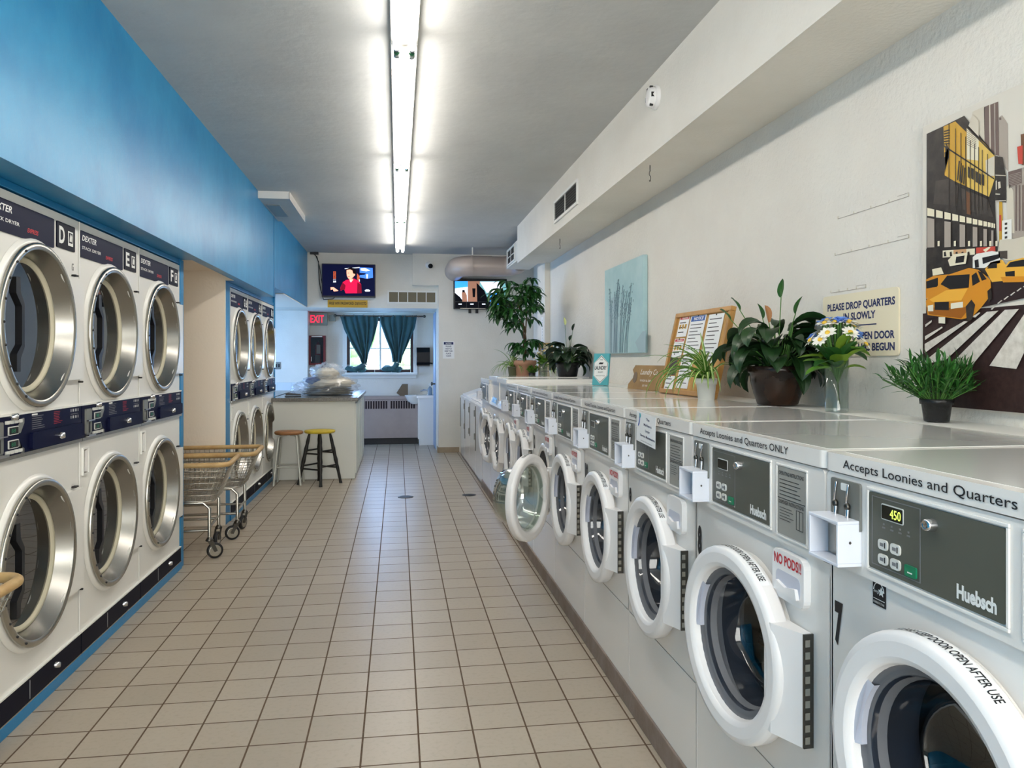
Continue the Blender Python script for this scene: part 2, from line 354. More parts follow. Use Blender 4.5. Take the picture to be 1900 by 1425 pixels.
# shop front behind the camera
w = MB().box(-3.6, -1.2, -2.9, -2.75, 0, CZ, 'wall_white').box(1.6, 2.1, -2.9, -2.75, 0, CZ, 'wall_white').box(-1.2, 1.6, -2.9, -2.75, 0, .3, 'wall_white').box(-1.2, 1.6, -2.9, -2.75, 2.65, CZ, 'wall_white')
struct('wall_front', w)
w = MB().frame(-1.2, 1.6, .3, 2.65, .06, -2.88, -2.8, 'dark_steel').box(.17, .23, -2.88, -2.8, .36, 2.59, 'dark_steel')
wo = struct('window_2', w); MB().box(-1.14, .17, -2.845, -2.84, .36, 2.59, 'glass_clear').box(.23, 1.54, -2.845, -2.84, .36, 2.59, 'glass_clear').build('pane', wo)
# bulkheads
w = MB().box(-3.6, XBL, -2.75, 5.16, 1.958, CZ, 'blue_paint').box(-3.6, XBL, 6.44, 8.05, 1.958, CZ, 'blue_paint').box(-1.3, XBL, 5.16, 6.44, 1.958, CZ, 'blue_paint').box(-3.6, -1.3, 5.16, 6.44, 2.04, CZ, 'blue_paint').box(-3.6, XBL - .02, 8.05, YT, 2.068, CZ, 'blue_paint').box(XBL - .01, XBL + .004, 8.0, 8.05, 1.958, CZ, 'blue_trim')
struct('bulkhead_left', w)
w = MB().box(XBR, XR, -2.75, 8.6, ZB, CZ, 'wall_white')
struct('bulkhead_right', w)
struct('trim_1', MB().box(1.64, XR, 8.52, 8.98, 0, ZB, 'wall_white'))
# left partitions around the dryers
w = MB().box(-3.6, XD, -2.75, 1.55, 0, 1.958, 'blue_paint').box(-3.6, -2.6, 1.55, 2.74, 0, 1.958, 'wall_beige').box(-2.6, XD - .05, 2.74, 2.785, 0, 1.958, 'wall_beige')
struct('wall_left', w)
w = MB().box(-2.7, XD - .095, 5.16, 5.2, 0, 2.04, 'wall_beige').box(-2.7, XD + .003, 6.405, 6.424, 0, 1.957, 'wall_beige').box(-2.7, -1.301, 6.405, 6.44, 1.957, 2.04, 'wall_beige').box(-2.74, -2.7, 5.16, 6.44, 0, 2.04, 'wall_beige').box(-2.7, -1.301, 5.2, 6.405, 2.03, 2.038, 'wall_beige')
w.box(-3.5, XD - .09, 8.86, 8.9, 0, 2.068, 'wall_white')
struct('wall_left_recess', w)
w = MB()
for y0, y1 in ((2.79, 5.13), (6.58, 8.87)):
    w.box(XD - .06, XD - .002, y0, y1, 1.928, 1.958, 'blue_trim').box(XD - .1, XD + .012, y0, y1, 0, .046, 'blue_trim')
w.box(XD - .09, XD + .004, 5.127, 5.2, 0, 1.958, 'blue_trim').box(XD - .09, XD + .004, 6.426, 6.58, 0, 1.958, 'blue_trim').box(XD - .09, XD + .01, 8.855, 8.9, 0, 2.068, 'blue_trim')
w.box(XD - .09, XD - .01, 8.05, 8.87, 1.958, 2.068, 'blue_trim')
struct('trim_2', w, .003)
# plinth under the washers
struct('trim_3', MB().box(XW - .006, 1.6, .6, 7.95, 0, .084, 'plinth_paint').box(XW + .005, 1.6, 7.95, 10.75, 0, .03, 'plinth_paint'), .004)
# ledge behind the washers
struct('trim_4', MB().box(1.475, XR, .5, 8.0, 1.1, 1.134, 'white_paint'), .004)
# outside the windows
struct('ground', MB().box(-8, 8, 12.6, 26, -.3, -.2, 'grass_out').box(-8, 8, -12, -2.9, -.25, -.15, 'concrete_out').box(-12, -3.6, 4, 14, -.3, -.2, 'grass_out'))
# ---------------------------------------------------------------- stack dryers
def make_dryer(letter, y0, wid, label, extra=None, group='stack dryers along the blue wall'):
    T = thing('stack_dryer', label, 'dryer', (XD, y0 + .002, .047), R(90), group)
    B = Matrix.Translation((0, 0, -.047)); k = (wid - .004) / .771
    B = B @ Matrix.Diagonal((k, 1, 1, 1))
    Wd = .771; cx = .364
    b = MB(B)
    for z0, z1, cz in ((1.127, 1.918, 1.452), (.14, .975, .556)):
        b.hole_plate(0, Wd, z0, z1, cx, cz, .285, 0, 'dryer_enamel')
        b.lathe([(.285, 0), (.285, .02), (.33, .1), (.33, .6)], 'drum_dark', 40, (cx, 0, cz), 'y')
        b.lathe([(.33, .6), (0, .62)], 'drum_steel', 40, (cx, 0, cz), 'y')
        b.lathe([(.33, -.001), (.321, -.013), (.31, -.016), (.285, 0)], 'dryer_enamel', 48, (cx, 0, cz), 'y')
    b.box(0, .002, 0, .72, .047, 1.918, 'dryer_enamel').box(Wd - .002, Wd, 0, .72, .047, 1.918, 'dryer_enamel')
    b.box(0, Wd, .001, .72, 1.9, 1.918, 'dryer_enamel').box(0, Wd, .68, .72, .047, 1.918, 'dryer_enamel').box(0, Wd, .001, .05, .047, .14, 'dryer_enamel').box(0, Wd, .001, .05, .975, 1.127, 'dryer_enamel')
    b.box(.0, .0045, -.0035, 0, .047, 1.918, 'white_paint')
    b.text('G' if letter == 'D' else '', .7, 1.7, .03, 'print_black', -.001, .018) if letter == 'D' else None
    b.build('cabinet', T)
    p = MB(B); p.rplate(.008, .522, 1.768, 1.884, -.005, 0, 'navy_panel', .006)
    p.text('DEXTER', .02, 1.842, .024, 'print_white', -.0056, .16, bold=.02, slant=.22)
    p.text('STACK DRYER', .02, 1.805, .013, 'print_white', -.0056, .215, bold=.01)
    p.text('EXPRESS', .295, 1.795, .016, 'red_ink', -.0056, .085, bold=.02, slant=.25)
    p.build('brand_plate', T)
    p = MB(B); p.rplate(.548, .722, 1.778, 1.884, -.005, 0, 'navy_dark', .005)
    p.text(letter, .566, 1.8, .066, 'print_white', -.0056, .052, bold=.03)
    p.box(.652, .7, -.0056, -.005, 1.798, 1.858, 'print_white').box(.658, .694, -.006, -.0056, 1.81, 1.852, 'navy_dark')
    p.prism([(.664, 1.816), (.686, 1.816), (.688, 1.838), (.676, 1.85), (.668, 1.836)], -.0064, -.006, 'print_white')
    p.build('letter_plate', T)
    # the band of controls between the drums
    p = MB(B); p.box(.002, Wd - .002, -.012, 0, .982, 1.122, 'navy_panel').box(0, Wd, -.016, 0, .968, .982, 'steel').box(0, Wd, -.014, 0, 1.122, 1.13, 'white_paint')
    p.lines(.315, .42, 1.112, 1.058, 7, 'print_grey', -.0125, .3, True, 3); p.box(.315, .36, -.0125, -.012, 1.112, 1.118, 'print_white')
    p.lines(.5, .58, 1.116, 1.064, 8, 'red_ink', -.0125, .22, True, 5)
    for zz in (1.103, 1.075): p.text('I II II I', .66, zz, .011, 'print_white', -.0125, .075, bold=.02)
    p.box(.66, .735, -.0125, -.012, 1.092, 1.094, 'print_grey')
    cp = p.build('control_panel', T)
    p = MB(B); p.rplate(.295, .755, .986, 1.05, -.024, -.012, 'navy_panel', .01); p.build('coin_drawer', cp)
    p = MB(B); p.lathe([(0, -.045), (.011, -.043), (.014, -.034), (.014, -.024)], 'chrome', 16, (.525, 0, 1.018), 'y'); p.build('lock', cp)
    p = MB(B); p.rplate(.03, .09, .995, 1.105, -.02, -.012, 'grey_plate', .006); p.box(.03, .1, -.03, -.02, 1.052, 1.057, 'chrome').box(.055, .066, -.022, -.02, 1.0, 1.046, 'print_black')
    p.rplate(.02, .1, .984, .994, -.034, -.012, 'chrome', .004); p.build('coin_slide', cp)
    for zz, s in ((1.068, 1), (1.02, -1)):
        p = MB(B); p.rplate(.135, .205, zz - .014, zz + .016, -.016, -.012, 'key_white', .003).rplate(.138, .202, zz - .011, zz + .013, -.017, -.016, 'display_black', .002)
        p.text('88', .15, zz - .006, .014, 'green_key', -.0175, .03)
        p.prism([(.208, zz - .012), (.222, zz - .012), (.25, zz + .022 * s), (.25, zz + .04 * s), (.235, zz + .04 * s), (.208, zz + .016)], -.015, -.012, 'grey_plate')
        p.build('display', cp)
        p = MB(B)
        for i in range(4): p.rplate(.115 + i * .031, .14 + i * .031, zz + (.026 if s > 0 else -.032), zz + (.038 if s > 0 else -.02), -.017, -.012, 'key_white', .003)
        p.build('keypad', cp)
    p = MB(B); p.lathe([(0, -.035), (.012, -.032), (.012, -.012)], 'chrome', 12, (.165, 0, 1.118), 'y'); p.build('lock', cp)
    p = MB(B); p.frame(.028, .096, .815, .935, .007, -.008, 0, 'white_paint').box(.035, .089, -.002, 0, .822, .928, 'steel').prism([(.052, .83), (.086, .826), (.086, .924), (.06, .92)], -.004, -.002, 'white_plastic')
    p.build('coin_return', T)
    # bottom navy kick strip
    p = MB(B); p.box(.002, Wd - .002, -.01, 0, .05, .138, 'navy_dark').box(0, Wd, -.012, 0, .138, .144, 'white_paint').box(0, Wd, -.012, 0, .047, .052, 'steel')
    p.box(.3, .304, -.012, -.01, .06, .128, 'print_grey')
    kp = p.build('kick_panel', T)
    p = MB(B); p.lathe([(0, -.03), (.01, -.028), (.013, -.01)], 'chrome', 14, (.52, 0, .1), 'y'); p.build('lock', kp)
    for cz in (1.452, .556):
        d = MB(B); C3 = (cx, 0, cz)
        d.lathe([(.31, -.016), (.312, -.026), (.306, -.032), (.292, -.033), (.285, -.028)], 'steel', 56, C3, 'y')
        d.lathe([(.285, -.028), (.257, .034)], 'steel_ring', 56, C3, 'y')
        for i in range(9):
            a = R(118 + 15.5 * i); d.ball((cx + .299 * math.cos(a), -.033, cz + .299 * math.sin(a)), .005, 'rubber_black', 6, 4)
        do = d.build('door', T)
        g = MB(B); g.lathe([(.257, .034), (.253, .03), (.243, .033), (.236, .042)], 'gasket_cream', 56, C3, 'y'); g.build('gasket', do)
        g = MB(B); g.lathe([(.238, .042), (0, .044)], 'glass_dryer', 48, C3, 'y'); g.build('glass', do)
        h = MB(B); x = cx - .115
        h.prism([(x - .035, cz + .17), (x - .005, cz + .17), (x + .0, cz + .115), (x + .028, cz + .075), (x + .028, cz - .085), (x + .0, cz - .125), (x - .002, cz - .175), (x - .03, cz - .175), (x - .03, cz - .11), (x + .008, cz - .075), (x + .008, cz + .065), (x - .035, cz + .11)], -.004, .02, 'black_plastic')
        h.build('handle', do, .004)
        q = MB(B); q.prism([(cx + .18, cz - .215), (.77, cz - .215), (.77, cz + .215), (cx + .18, cz + .215), (cx + .25, cz + .15), (cx + .293, cz), (cx + .25, cz - .15)], -.022, 0, 'dryer_enamel')
        q.box(.764, .774, -.02, 0, cz - .23, cz - .222, 'rubber_black').box(cx + .33, cx + .362, -.02, 0, cz + .222, cz + .23, 'rubber_black')
        q.build('hinge_plate', do, .003)
    return T
make_dryer('D', 2.791, .775, 'white stack dryer lettered D, nearest the camera on the left and cut by the frame')
make_dryer('E', 3.566, .775, 'white stack dryer lettered E, between the dryers D and F')
make_dryer('F', 4.341, .778, 'white stack dryer lettered F, beside the beige recess with the wire carts')
make_dryer('G', 6.60, .75, 'white stack dryer lettered G, just beyond the wire carts')
make_dryer('H', 7.35, .75, 'white stack dryer, middle one of the three beyond the beige recess')
make_dryer('I', 8.10, .75, 'white stack dryer farthest along the left, next to the metal stool')

# ---------------------------------------------------------------- washers
WZ = .085
def door_meshes(parent, Bm, cx, cz, ang=0, n=56, ph=0, cut=None, glass='glass_washer', bowl=False, smooth=True):
    """round door about (cx, 0, cz), front towards -y"""
    C3 = (cx, 0, cz); hx = cx + .278; Bm = Bm @ Matrix.Translation((hx, -.014, 0)) @ Matrix.Rotation(R(ang), 4, 'Z') @ Matrix.Translation((-hx, .014, 0)); d = MB(Bm)
    for pr in ([(.212, -.004), (.226, -.008), (.230, -.014), (.231, -.040)], [(.231, -.040), (.229, -.048), (.223, -.053), (.214, -.055)], [(.214, -.055), (.190, -.0535)], [(.190, -.0535), (.181, -.050), (.178, -.043)], [(.178, -.043), (.172, -.014), (.164, -.004)]): d.lathe(pr, 'white_plastic', n, C3, 'y', smooth, ph=ph)
    do = d.build('door', parent)
    t = MB(Bm)                               # KEEP DOOR OPEN AFTER USE, bent around the rim
    s = 'PLEASE KEEP DOOR OPEN AFTER USE'; a0, a1 = 108, 54
    vs, fs, tw, y0, y1 = text_geo(s, .015)
    V = []
    for a, b in vs:
        an = R(a0 + (a1 - a0) * a / tw); r = .2215 + .02 * b / .7 * .0 ; q = b / .7
        V.append((cx + (.2305 - .0 * q) * math.cos(an) - 0, -.034 - .022 + .022 * q * 1.6 - .006, cz + .2312 * math.sin(an)))
    t.add([(cx + .2318 * math.cos(R(a0 + (a1 - a0) * a / tw)) , -.040 + .0165 * b / .7, cz + .2318 * math.sin(R(a0 + (a1 - a0) * a / tw))) for a, b in vs], fs, 'print_black')
    t.lathe([(.2312, -.041), (.2312, -.019)], 'sheet_white', 20, C3, 'y', a0=51, a1=111)
    t.build('door_sticker', do)
    g = MB(Bm)
    if bowl: g.lathe([(.174, -.035), (.168, 0), (.158, .06), (.142, .11), (.10, .125), (0, .13)], glass, 48, C3, 'y').lathe([(.166, -.035), (.158, 0), (.148, .058), (.132, .1), (.095, .115), (0, .12)], glass, 48, C3, 'y')
    else: g.lathe([(.1755, -.03), (.168, -.022), (.162, -.024), (.156, -.012), (.15, .006)], 'rubber_grey', 48, C3, 'y').lathe([(.158, -.02), (.15, .01), (.138, .06), (.118, .09), (0, .1)], glass, 48, C3, 'y')
    g.build('glass', do)
    h = MB(Bm)                               # grip pocket on the left of the rim
    h.lathe([(.1785, -.040), (.165, -.034), (.165, -.022), (.176, -.022)], 'grip_shade', 8, C3, 'y', False, a0=142, a1=186, cap0=True, cap1=True)
    h.build('handle', do)
    q = MB(Bm)
    q.prism([(cx + .17, -.05), (cx + .20, -.052), (cx + .275, -.022), (cx + .275, -.002), (cx + .17, -.002)], cz - .125, cz + .115, 'white_plastic', 'z')
    hp = q.build('hinge_plate', do, .002)
    q = MB(Bm); q.box(cx + .2745, cx + .279, -.023, 0, cz - .125, cz + .115, 'dark_steel')
    for i in range(9): q.box(cx + .279, cx + .281, -.021, -.01, cz - .115 + i * .0255, cz - .100 + i * .0255, 'steel')
    q.build('hinge', hp)
    return do

def make_washer(num, yl, wid, label, text, text_w, es=False, pods=True, slant=False, octo=False, plain=False, door_open=False, disp=None, lid_back=.615, top=1.137, ang=0, dc=-.03, dp=-.014, group='front-load washers along the right wall', knob=True, x0=None):
    T = thing('front_load_washer', label, 'washing machine', (XW if x0 is None else x0, yl - .002, WZ), R(-90), group)
    k = (wid - .004) / .686; B = Matrix.Translation((0, 0, -WZ)) @ Matrix.Diagonal((k, 1, 1, 1)); Wd = .686
    cx, cz = .345, .648 + dc; zp = .918 + dp; zl = top - .036
    b = MB(B)
    b.hole_plate(0, Wd, .372, zp - .004, cx, cz, .172, 0, 'white_enamel', 64)
    b.box(0, Wd, .0005, .01, WZ, .368, 'white_enamel').box(.003, Wd - .003, .006, .012, .36, .38, 'rubber_black')
    b.box(0, .004, 0, .6, WZ, zl, 'white_enamel').box(Wd - .004, Wd, 0, .6, WZ, zl, 'white_enamel').box(0, Wd, .59, .6, WZ, zl, 'white_enamel')
    b.box(.004, Wd - .004, .006, .03, zp - .006, zl, 'white_enamel')
    b.lathe([(.215, -.0005), (.205, -.006), (.185, -.007), (.172, 0)], 'white_enamel', 56, (cx, 0, cz), 'y')
    b.build('cabinet', T)
    d = MB(B); d.lathe([(.172, 0), (.17, .03), (.158, .045), (.166, .06)], 'rubber_grey', 48, (cx, 0, cz), 'y').lathe([(.166, .06), (.25, .075), (.25, .42)], 'drum_black', 40, (cx, 0, cz), 'y').lathe([(.25, .42), (0, .45)], 'drum_black', 40, (cx, 0, cz), 'y')
    for i in range(3):
        a = R(90 + 120 * i); d.tube([(cx + .235 * math.cos(a), .09, cz + .235 * math.sin(a)), (cx + .235 * math.cos(a), .41, cz + .235 * math.sin(a))], .028, 'drum_black', 8)
    d.build('drum', T)
    if num:
        d = MB(B); d.text(num, .012, .762, .074, 'print_black', -.0012, .028 if len(num) == 1 else .052, bold=.06); d.build('number_decal', T)
    # control housing
    h = MB(B)
    if slant:
        h.prism([(-.012, zp), (.05, zl), (.2, zl), (.2, zp)], 0, Wd, 'white_enamel', 'x')
        sl = math.atan2(.062, zl - zp)
        P_ = B @ Matrix.Translation((0, -.012, zp)) @ Matrix.Rotation(-sl, 4, 'X') @ Matrix.Translation((0, 0, -zp))
    else:
        h.rplate(.002, Wd - .002, zp, zl - .003, -.012, .02, 'white_enamel', .012)
        h.frame(.138, .47, zp + .017, zl - .012, .006, -.016, -.012, 'white_enamel').frame(.492, .622, zp + .012, zl - .014, .005, -.015, -.012, 'white_enamel')
        P_ = B @ Matrix.Translation((0, -.012, 0))
    ho = h.build('control_housing', T, .004)
    pz0, pz1 = zp + .026, zl - .02
    if slant: pz0, pz1 = zp + .03, zl - .03
    p = MB(P_); p.rplate(.146, .463, pz0, pz1, -.003, 0, 'olive_panel' if not slant else 'blue_trim', .004)
    if not slant or True:
        p.text('Huebsch', .368, pz0 + .011, .021, 'print_white', -.0035, .08, bold=.045)
        p.frame(.155, .285, pz0 + .008, pz1 - .006, .0014, -.0036, -.003, 'print_grey')
        for i in range(4): p.box(.185 + i * .022, .193 + i * .022, -.0036, -.003, pz0 + .078, pz0 + .0805, 'print_grey').box(.187 + i * .022, .191 + i * .022, -.0036, -.003, pz0 + .084, pz0 + .087, 'print_grey')
    po = p.build('control_panel', ho)
    if not plain:
        q = MB(P_); q.rplate(.183, .243, pz0 + .094, pz0 + .122, -.0042, -.003, 'key_white', .003).rplate(.185, .241, pz0 + .096, pz0 + .120, -.005, -.0042, 'display_black', .002)
        if disp: q.text(disp, .209, pz0 + .1, .016, 'led_green', -.0055, .029)
        q.build('display', po)
        for i, (u, v) in enumerate(((.19, .048), (.224, .048), (.19, .022), (.224, .022))):
            q = MB(P_); q.rplate(u - .014, u + .012, pz0 + v - .008, pz0 + v + .010, -.006, -.003, 'key_white', .006).box(u - .008, u + .002, -.0063, -.006, pz0 + v - .002, pz0 + v + .004, 'print_grey').box(u + .004, u + .007, -.0063, -.006, pz0 + v - .004, pz0 + v + .006, 'print_black'); q.build('button', po)
        q = MB(P_); q.rplate(.248, .277, pz0 + .012, pz0 + .031, -.006, -.003, 'green_key', .003).box(.256, .268, -.0063, -.006, pz0 + .018, pz0 + .02, 'print_white'); q.build('button', po, label='green start button')
    q = MB(P_); q.lathe([(0, -.018), (.006, -.018), (.0075, -.02), (.010, -.014), (.011, -.003)], 'chrome', 20, (.315, 0, pz1 - .026), 'y'); q.build('lock', po)
    p = MB(P_); p.rplate(.498, .616, pz0 - .006, pz1, -.002, 0, 'plaque_grey', .004)
    p.text('OPERATING INSTRUCTIONS', .505, pz1 - .018, .0085, 'ink_dark', -.0026, .104, bold=.02).lines(.508, .6, pz1 - .024, pz1 - .066, 5, 'ink_dark', -.0026, .22, True, 4)
    p.box(.5, .614, -.0026, -.002, pz1 - .071, pz1 - .0695, 'ink_dark').text('DISPENSER INSTRUCTIONS', .505, pz1 - .082, .008, 'ink_dark', -.0026, .104, bold=.02).lines(.508, .57, pz1 - .088, pz1 - .12, 5, 'ink_dark', -.0026, .22, True, 7)
    p.frame(.578, .606, pz1 - .128, pz1 - .086, .0012, -.0026, -.002, 'ink_dark').box(.591, .592, -.0026, -.002, pz1 - .128, pz1 - .086, 'ink_dark')
    p.build('instruction_plate', ho)
    if not slant:
        p = MB(P_); p.rplate(.024, .12, zp + .08, pz1 + .008, -.005, 0, 'grey_plate', .006)
        p.rplate(.06, .086, pz1 - .012, pz1 + .002, -.006, -.005, 'print_white', .003)
        for u in (.048, .088):
            p.tube([(u, -.008, pz1 + .002), (u, -.012, pz1 - .03), (u - .004, -.008, pz1 - .036)], .0025, 'chrome', 6).tube([(u, -.009, pz1 - .045), (u, -.011, zp + .086)], .004, 'chrome', 6)
            p.ball((u - .003, -.009, pz1 - .04), (.008, .006, .008), 'dark_steel', 8, 6)
        p.rplate(.022, .104, zp + .084, zp + .089, -.02, -.004, 'chrome', .002)
        p.build('coin_slide', ho)
    p = MB(B); x0, x1, z0, z1, t = .016, .118, .935 + dp, 1.02 + dp, .006
    if slant: z0, z1 = .925, .99
    p.box(x0, x1, -.06, -.011, z1 - t, z1, 'coin_white').box(x0, x1, -.06, -.011, z0, z0 + t, 'coin_white').box(x0, x0 + t, -.06, -.011, z0 + t, z1 - t, 'coin_white').box(x1 - t, x1, -.06, -.011, z0 + t, z1 - t, 'coin_white').box(x0 + t, x1 - t, -.022, -.013, z0 + t, z1 - t, 'steel')
    p.ball((x1, -.035, z0 + .045), .003, 'dark_steel', 6, 4)
    if not slant: p.build('coin_box', T, .002)
    if pods is not None:
        p = MB(B); p.m = p.m @ Matrix.Translation((0, 0, dp)); p.rplate(.478, .612, .795, .902, -.016, 0, 'white_plastic', .02)
        p.rplate(.495, .598, .81, .858, -.0165, -.015, 'grip_shade', .014).prism([(.497, .812), (.595, .812), (.588, .835), (.545, .826), (.505, .835)], -.024, -.016, 'white_plastic')  # grip recess drawn flat, its shade put into the colour
        if pods: p.text('NO PODS!!', .488, .871, .022, 'red_ink', -.0168, .115, bold=.025)
        p.build('detergent_drawer', T, .003)
    if es:
        p = MB(B); p.box(.137, .174, -.0018, -.0005, .873, .925, 'print_black')
        p.tube([(.155 + .015 * math.cos(R(a)), -.002, .9 + .015 * math.sin(R(a))) for a in range(0, 200, 20)], .0008, 'print_white', 4)
        st = []
        for i in range(10):
            a = R(90 + 36 * i); r = .009 if i % 2 == 0 else .0045; st.append((.162 + r * math.cos(a), .9 + r * math.sin(a)))
        p.prism(st, -.0022, -.0018, 'print_white').box(.139, .172, -.002, -.0018, .884, .885, 'print_white').text('energy', .14, .896, .006, 'print_white', -.0022, .016, slant=.3).text('ENERGY STAR', .1395, .8765, .004, 'print_white', -.0022, .032)
        p.build('energy_decal', T)
    # lid
    l = MB(B); l.rplate(.0, Wd, -.016, lid_back, zl, top, 'white_enamel', .014, 4, 'z')
    l.rplate(.02, Wd - .02, .012, lid_back - .02, top, top + .0008, 'lid_top', .012, 4, 'z'); lo = l.build('lid', T, .008, seg=3)
    if text:
        l = MB(B); l.text(text, .066, zl + .011, .0165, 'print_black', -.0172, text_w, bold=.004); l.build('lid_lettering', lo)
    if door_open:
        ph = 144; hx = cx + .28
        Bo = Matrix.Translation((hx, -.02, -.015)) @ Matrix.Rotation(R(ph), 4, 'Z') @ Matrix.Translation((-hx, .02, 0))
        door_meshes(T, B @ Bo, cx, cz, bowl=True, glass='glass_bowl')
        c = MB(B); c.box(cx + .262, cx + .29, -.03, 0, cz - .12, cz + .11, 'white_plastic'); c.build('hinge_plate', T, .002)
    elif octo: door_meshes(T, B, cx, cz, ang, n=8, ph=22.5, smooth=False)
    else: door_meshes(T, B, cx, cz, ang)
    return T
L1 = 'Accepts Loonies and Quarters ONLY'; L2 = 'Accepts Loonies and Quarters'; L3 = 'Accepts Toonies, Loonies and Quarters'
make_washer('7', 1.441, .692, 'white front-load washer numbered 7, nearest the camera with a lit price display', L1, .524, ang=2.5, dc=.008, dp=0, es=True, disp='450', pods=None)
make_washer('8', 2.152, .711, 'white front-load washer numbered 8, with red lettering on its soap drawer', L1, .484, ang=4, dc=-.02, dp=-.008)
make_washer('9', 2.822, .67, 'white front-load washer numbered 9, with a paper notice hanging over its panel', L2, .45, dc=-.018, dp=-.008, pods=False)
make_washer('10', 3.512, .69, 'white front-load washer numbered 10, one beyond the washer with the paper notice', L3, .5)
make_washer('11', 4.206, .694, 'white front-load washer with closed door right beside the one standing open', L3, .5, dc=-.04, dp=-.018)
make_washer('12', 4.889, .683, 'white front-load washer with its round door swung wide open', L3, .5, door_open=True, dc=-.045, dp=-.018)
make_washer('', 5.45, .561, 'white front-load washer directly behind the one with the open door', L3, .5, ang=0)
make_washer('', 6.03, .58, 'white front-load washer second beyond the open door, before the slanted panels', L3, .5)
make_washer('', 6.58, .55, 'white washer with octagonal door and slanted blue panel, nearer of the two', '', .4, ang=4, slant=True, octo=True, pods=None, plain=True, lid_back=.8, top=1.165)
make_washer('', 7.2, .62, 'white washer with octagonal door and slanted blue panel, farther of the two', '', .4, ang=7, slant=True, octo=True, pods=None, plain=True, lid_back=.8, top=1.17)
make_washer('', 7.93, .73, 'white front-load washer last of the tall row, beside the low top-load washers', '', .4, pods=None, plain=True, top=1.135)
for i in range(4):
    y = 8.64 + i * .69
    T = thing('top_load_washer', ['low white top-load washer nearest the tall washer row', 'low white top-load washer second from the tall row', 'low white top-load washer third from the tall row', 'low white top-load washer against the rear wall tile base'][i], 'washing machine', (XW, y - .003, .03), R(-90), 'low top-load washers at the rear')
    B = Matrix.Translation((0, 0, -.03))
    MB(B).prism([(0, .03), (.62, .03), (.62, .93), (.3, .93), (.0, .83)], .003, .684, 'white_enamel', 'x').build('cabinet', T, .008)
    p = MB(B); p.m = B @ Matrix.Translation((0, 0, .83)) @ Matrix.Rotation(math.atan2(.1, .3), 4, 'X'); p.rplate(.03, .656, .03, .29, .001, .014, 'white_plastic', .03, 4, 'z'); p.build('lid', T, .003)
    p = MB(B); p.box(.02, .035, -.008, 0, .3 + .1 * (i % 2), .8, 'dark_steel'); p.build('door_seal', T)
    p = MB(B); p.box(.64, .66, -.014, 0, .68, .75, 'grey_plate').box(.64, .66, -.014, 0, .42, .49, 'grey_plate'); p.build('latch', T)
p = MB(); p.box(XW + .3, XW + .42, 10.45, 10.6, .93, .938, 'rubber_black')
tag(p.build('scrubbing_pad'), 'small black pad lying on the farthest low top-load washer', 'pad')
# paper notice hanging from a lid
p = MB(); a, b_, c, d = at(1182, 763, X=XW - .03), at(1217, 770, X=XW - .03), at(1213, 830, X=XW - .045), at(1176, 821, X=XW - .045)
yc0, yc1 = a.y, b_.y
m4 = Matrix.Translation((XW - .032, yc0, 1.03)) @ Matrix.Rotation(R(-90), 4, 'Z') @ Matrix.Rotation(R(3), 4, 'Y')
p = MB(m4); wd = yc0 - yc1
p.box(0, wd, -.0006, 0, .008, .112, 'sheet_white')
for i, t in enumerate(('The', 'Machine is', 'Under', 'Service Maintenance')): p.text(t, wd * .6, .09 - i * .02, .0085, 'navy_ink', -.001, wd * (.18, .4, .25, .76)[i], 'c', bold=.015)
p.text('Sorry for the inconvenience', wd * .55, .014, .004, 'ink_dark', -.001, wd * .6, 'c')
p.prism([(.02, .06), (.032, .07), (.04, .1), (.03, .108), (.03, .085), (.016, .062)], -.001, -.0006, 'blue_ink').ball((.04, -.001, .1), (.008, .001, .008), 'teal_sign', 8, 6)
tag(p.build('paper_notice'), 'white paper notice taped over the front of washer 9', 'notice')
def make_fixture(y0, y1, label):
    T = thing('fluorescent_fixture', label, 'ceiling light', (.03, (y0 + y1) / 2, CZ - .001), 0, 'twin-tube strip lights down the ceiling')
    h = (y1 - y0) / 2
    b = MB(); b.prism([(-.065, 0), (.065, 0), (.06, -.05), (.03, -.062), (-.03, -.062), (-.06, -.05)], -h + .004, h - .004, 'white_enamel'); b.build('housing', T)
    for s in (-1, 1):
        t = MB(); t.tube([(s * .034, -h + .05, -.088), (s * .034, h - .05, -.088)], .0175, 'tube_glow', 12); t.build('tube', T)
        for e in (-1, 1):
            q = MB(); q.tube([(s * .034, e * (h - .05), -.088), (s * .034, e * (h - .035), -.088)], .018, 'chrome', 10).tube([(s * .034, e * (h - .035), -.088), (s * .034, e * (h - .012), -.088)], .014, 'lamp_green', 10).box(s * .034 - .012, s * .034 + .012, min(e * (h - .035), e * (h - .012)), max(e * (h - .035), e * (h - .012)), -.088, -.06, 'white_plastic')
            q.build('lamp_holder', T)
for y0, y1, l in ((-.86, 1.36, 'twin-tube ceiling strip light, first of the row, behind the camera'), (1.36, 3.58, 'twin-tube ceiling strip light nearest in view, cut by the top of the picture'), (3.58, 5.76, 'twin-tube ceiling strip light, longest in full view, second in the row'), (5.76, 7.95, 'twin-tube ceiling strip light third in the row, short in view'), (7.95, 10.2, 'twin-tube ceiling strip light farthest, ending before the TV wall')):
    make_fixture(y0, y1, l)
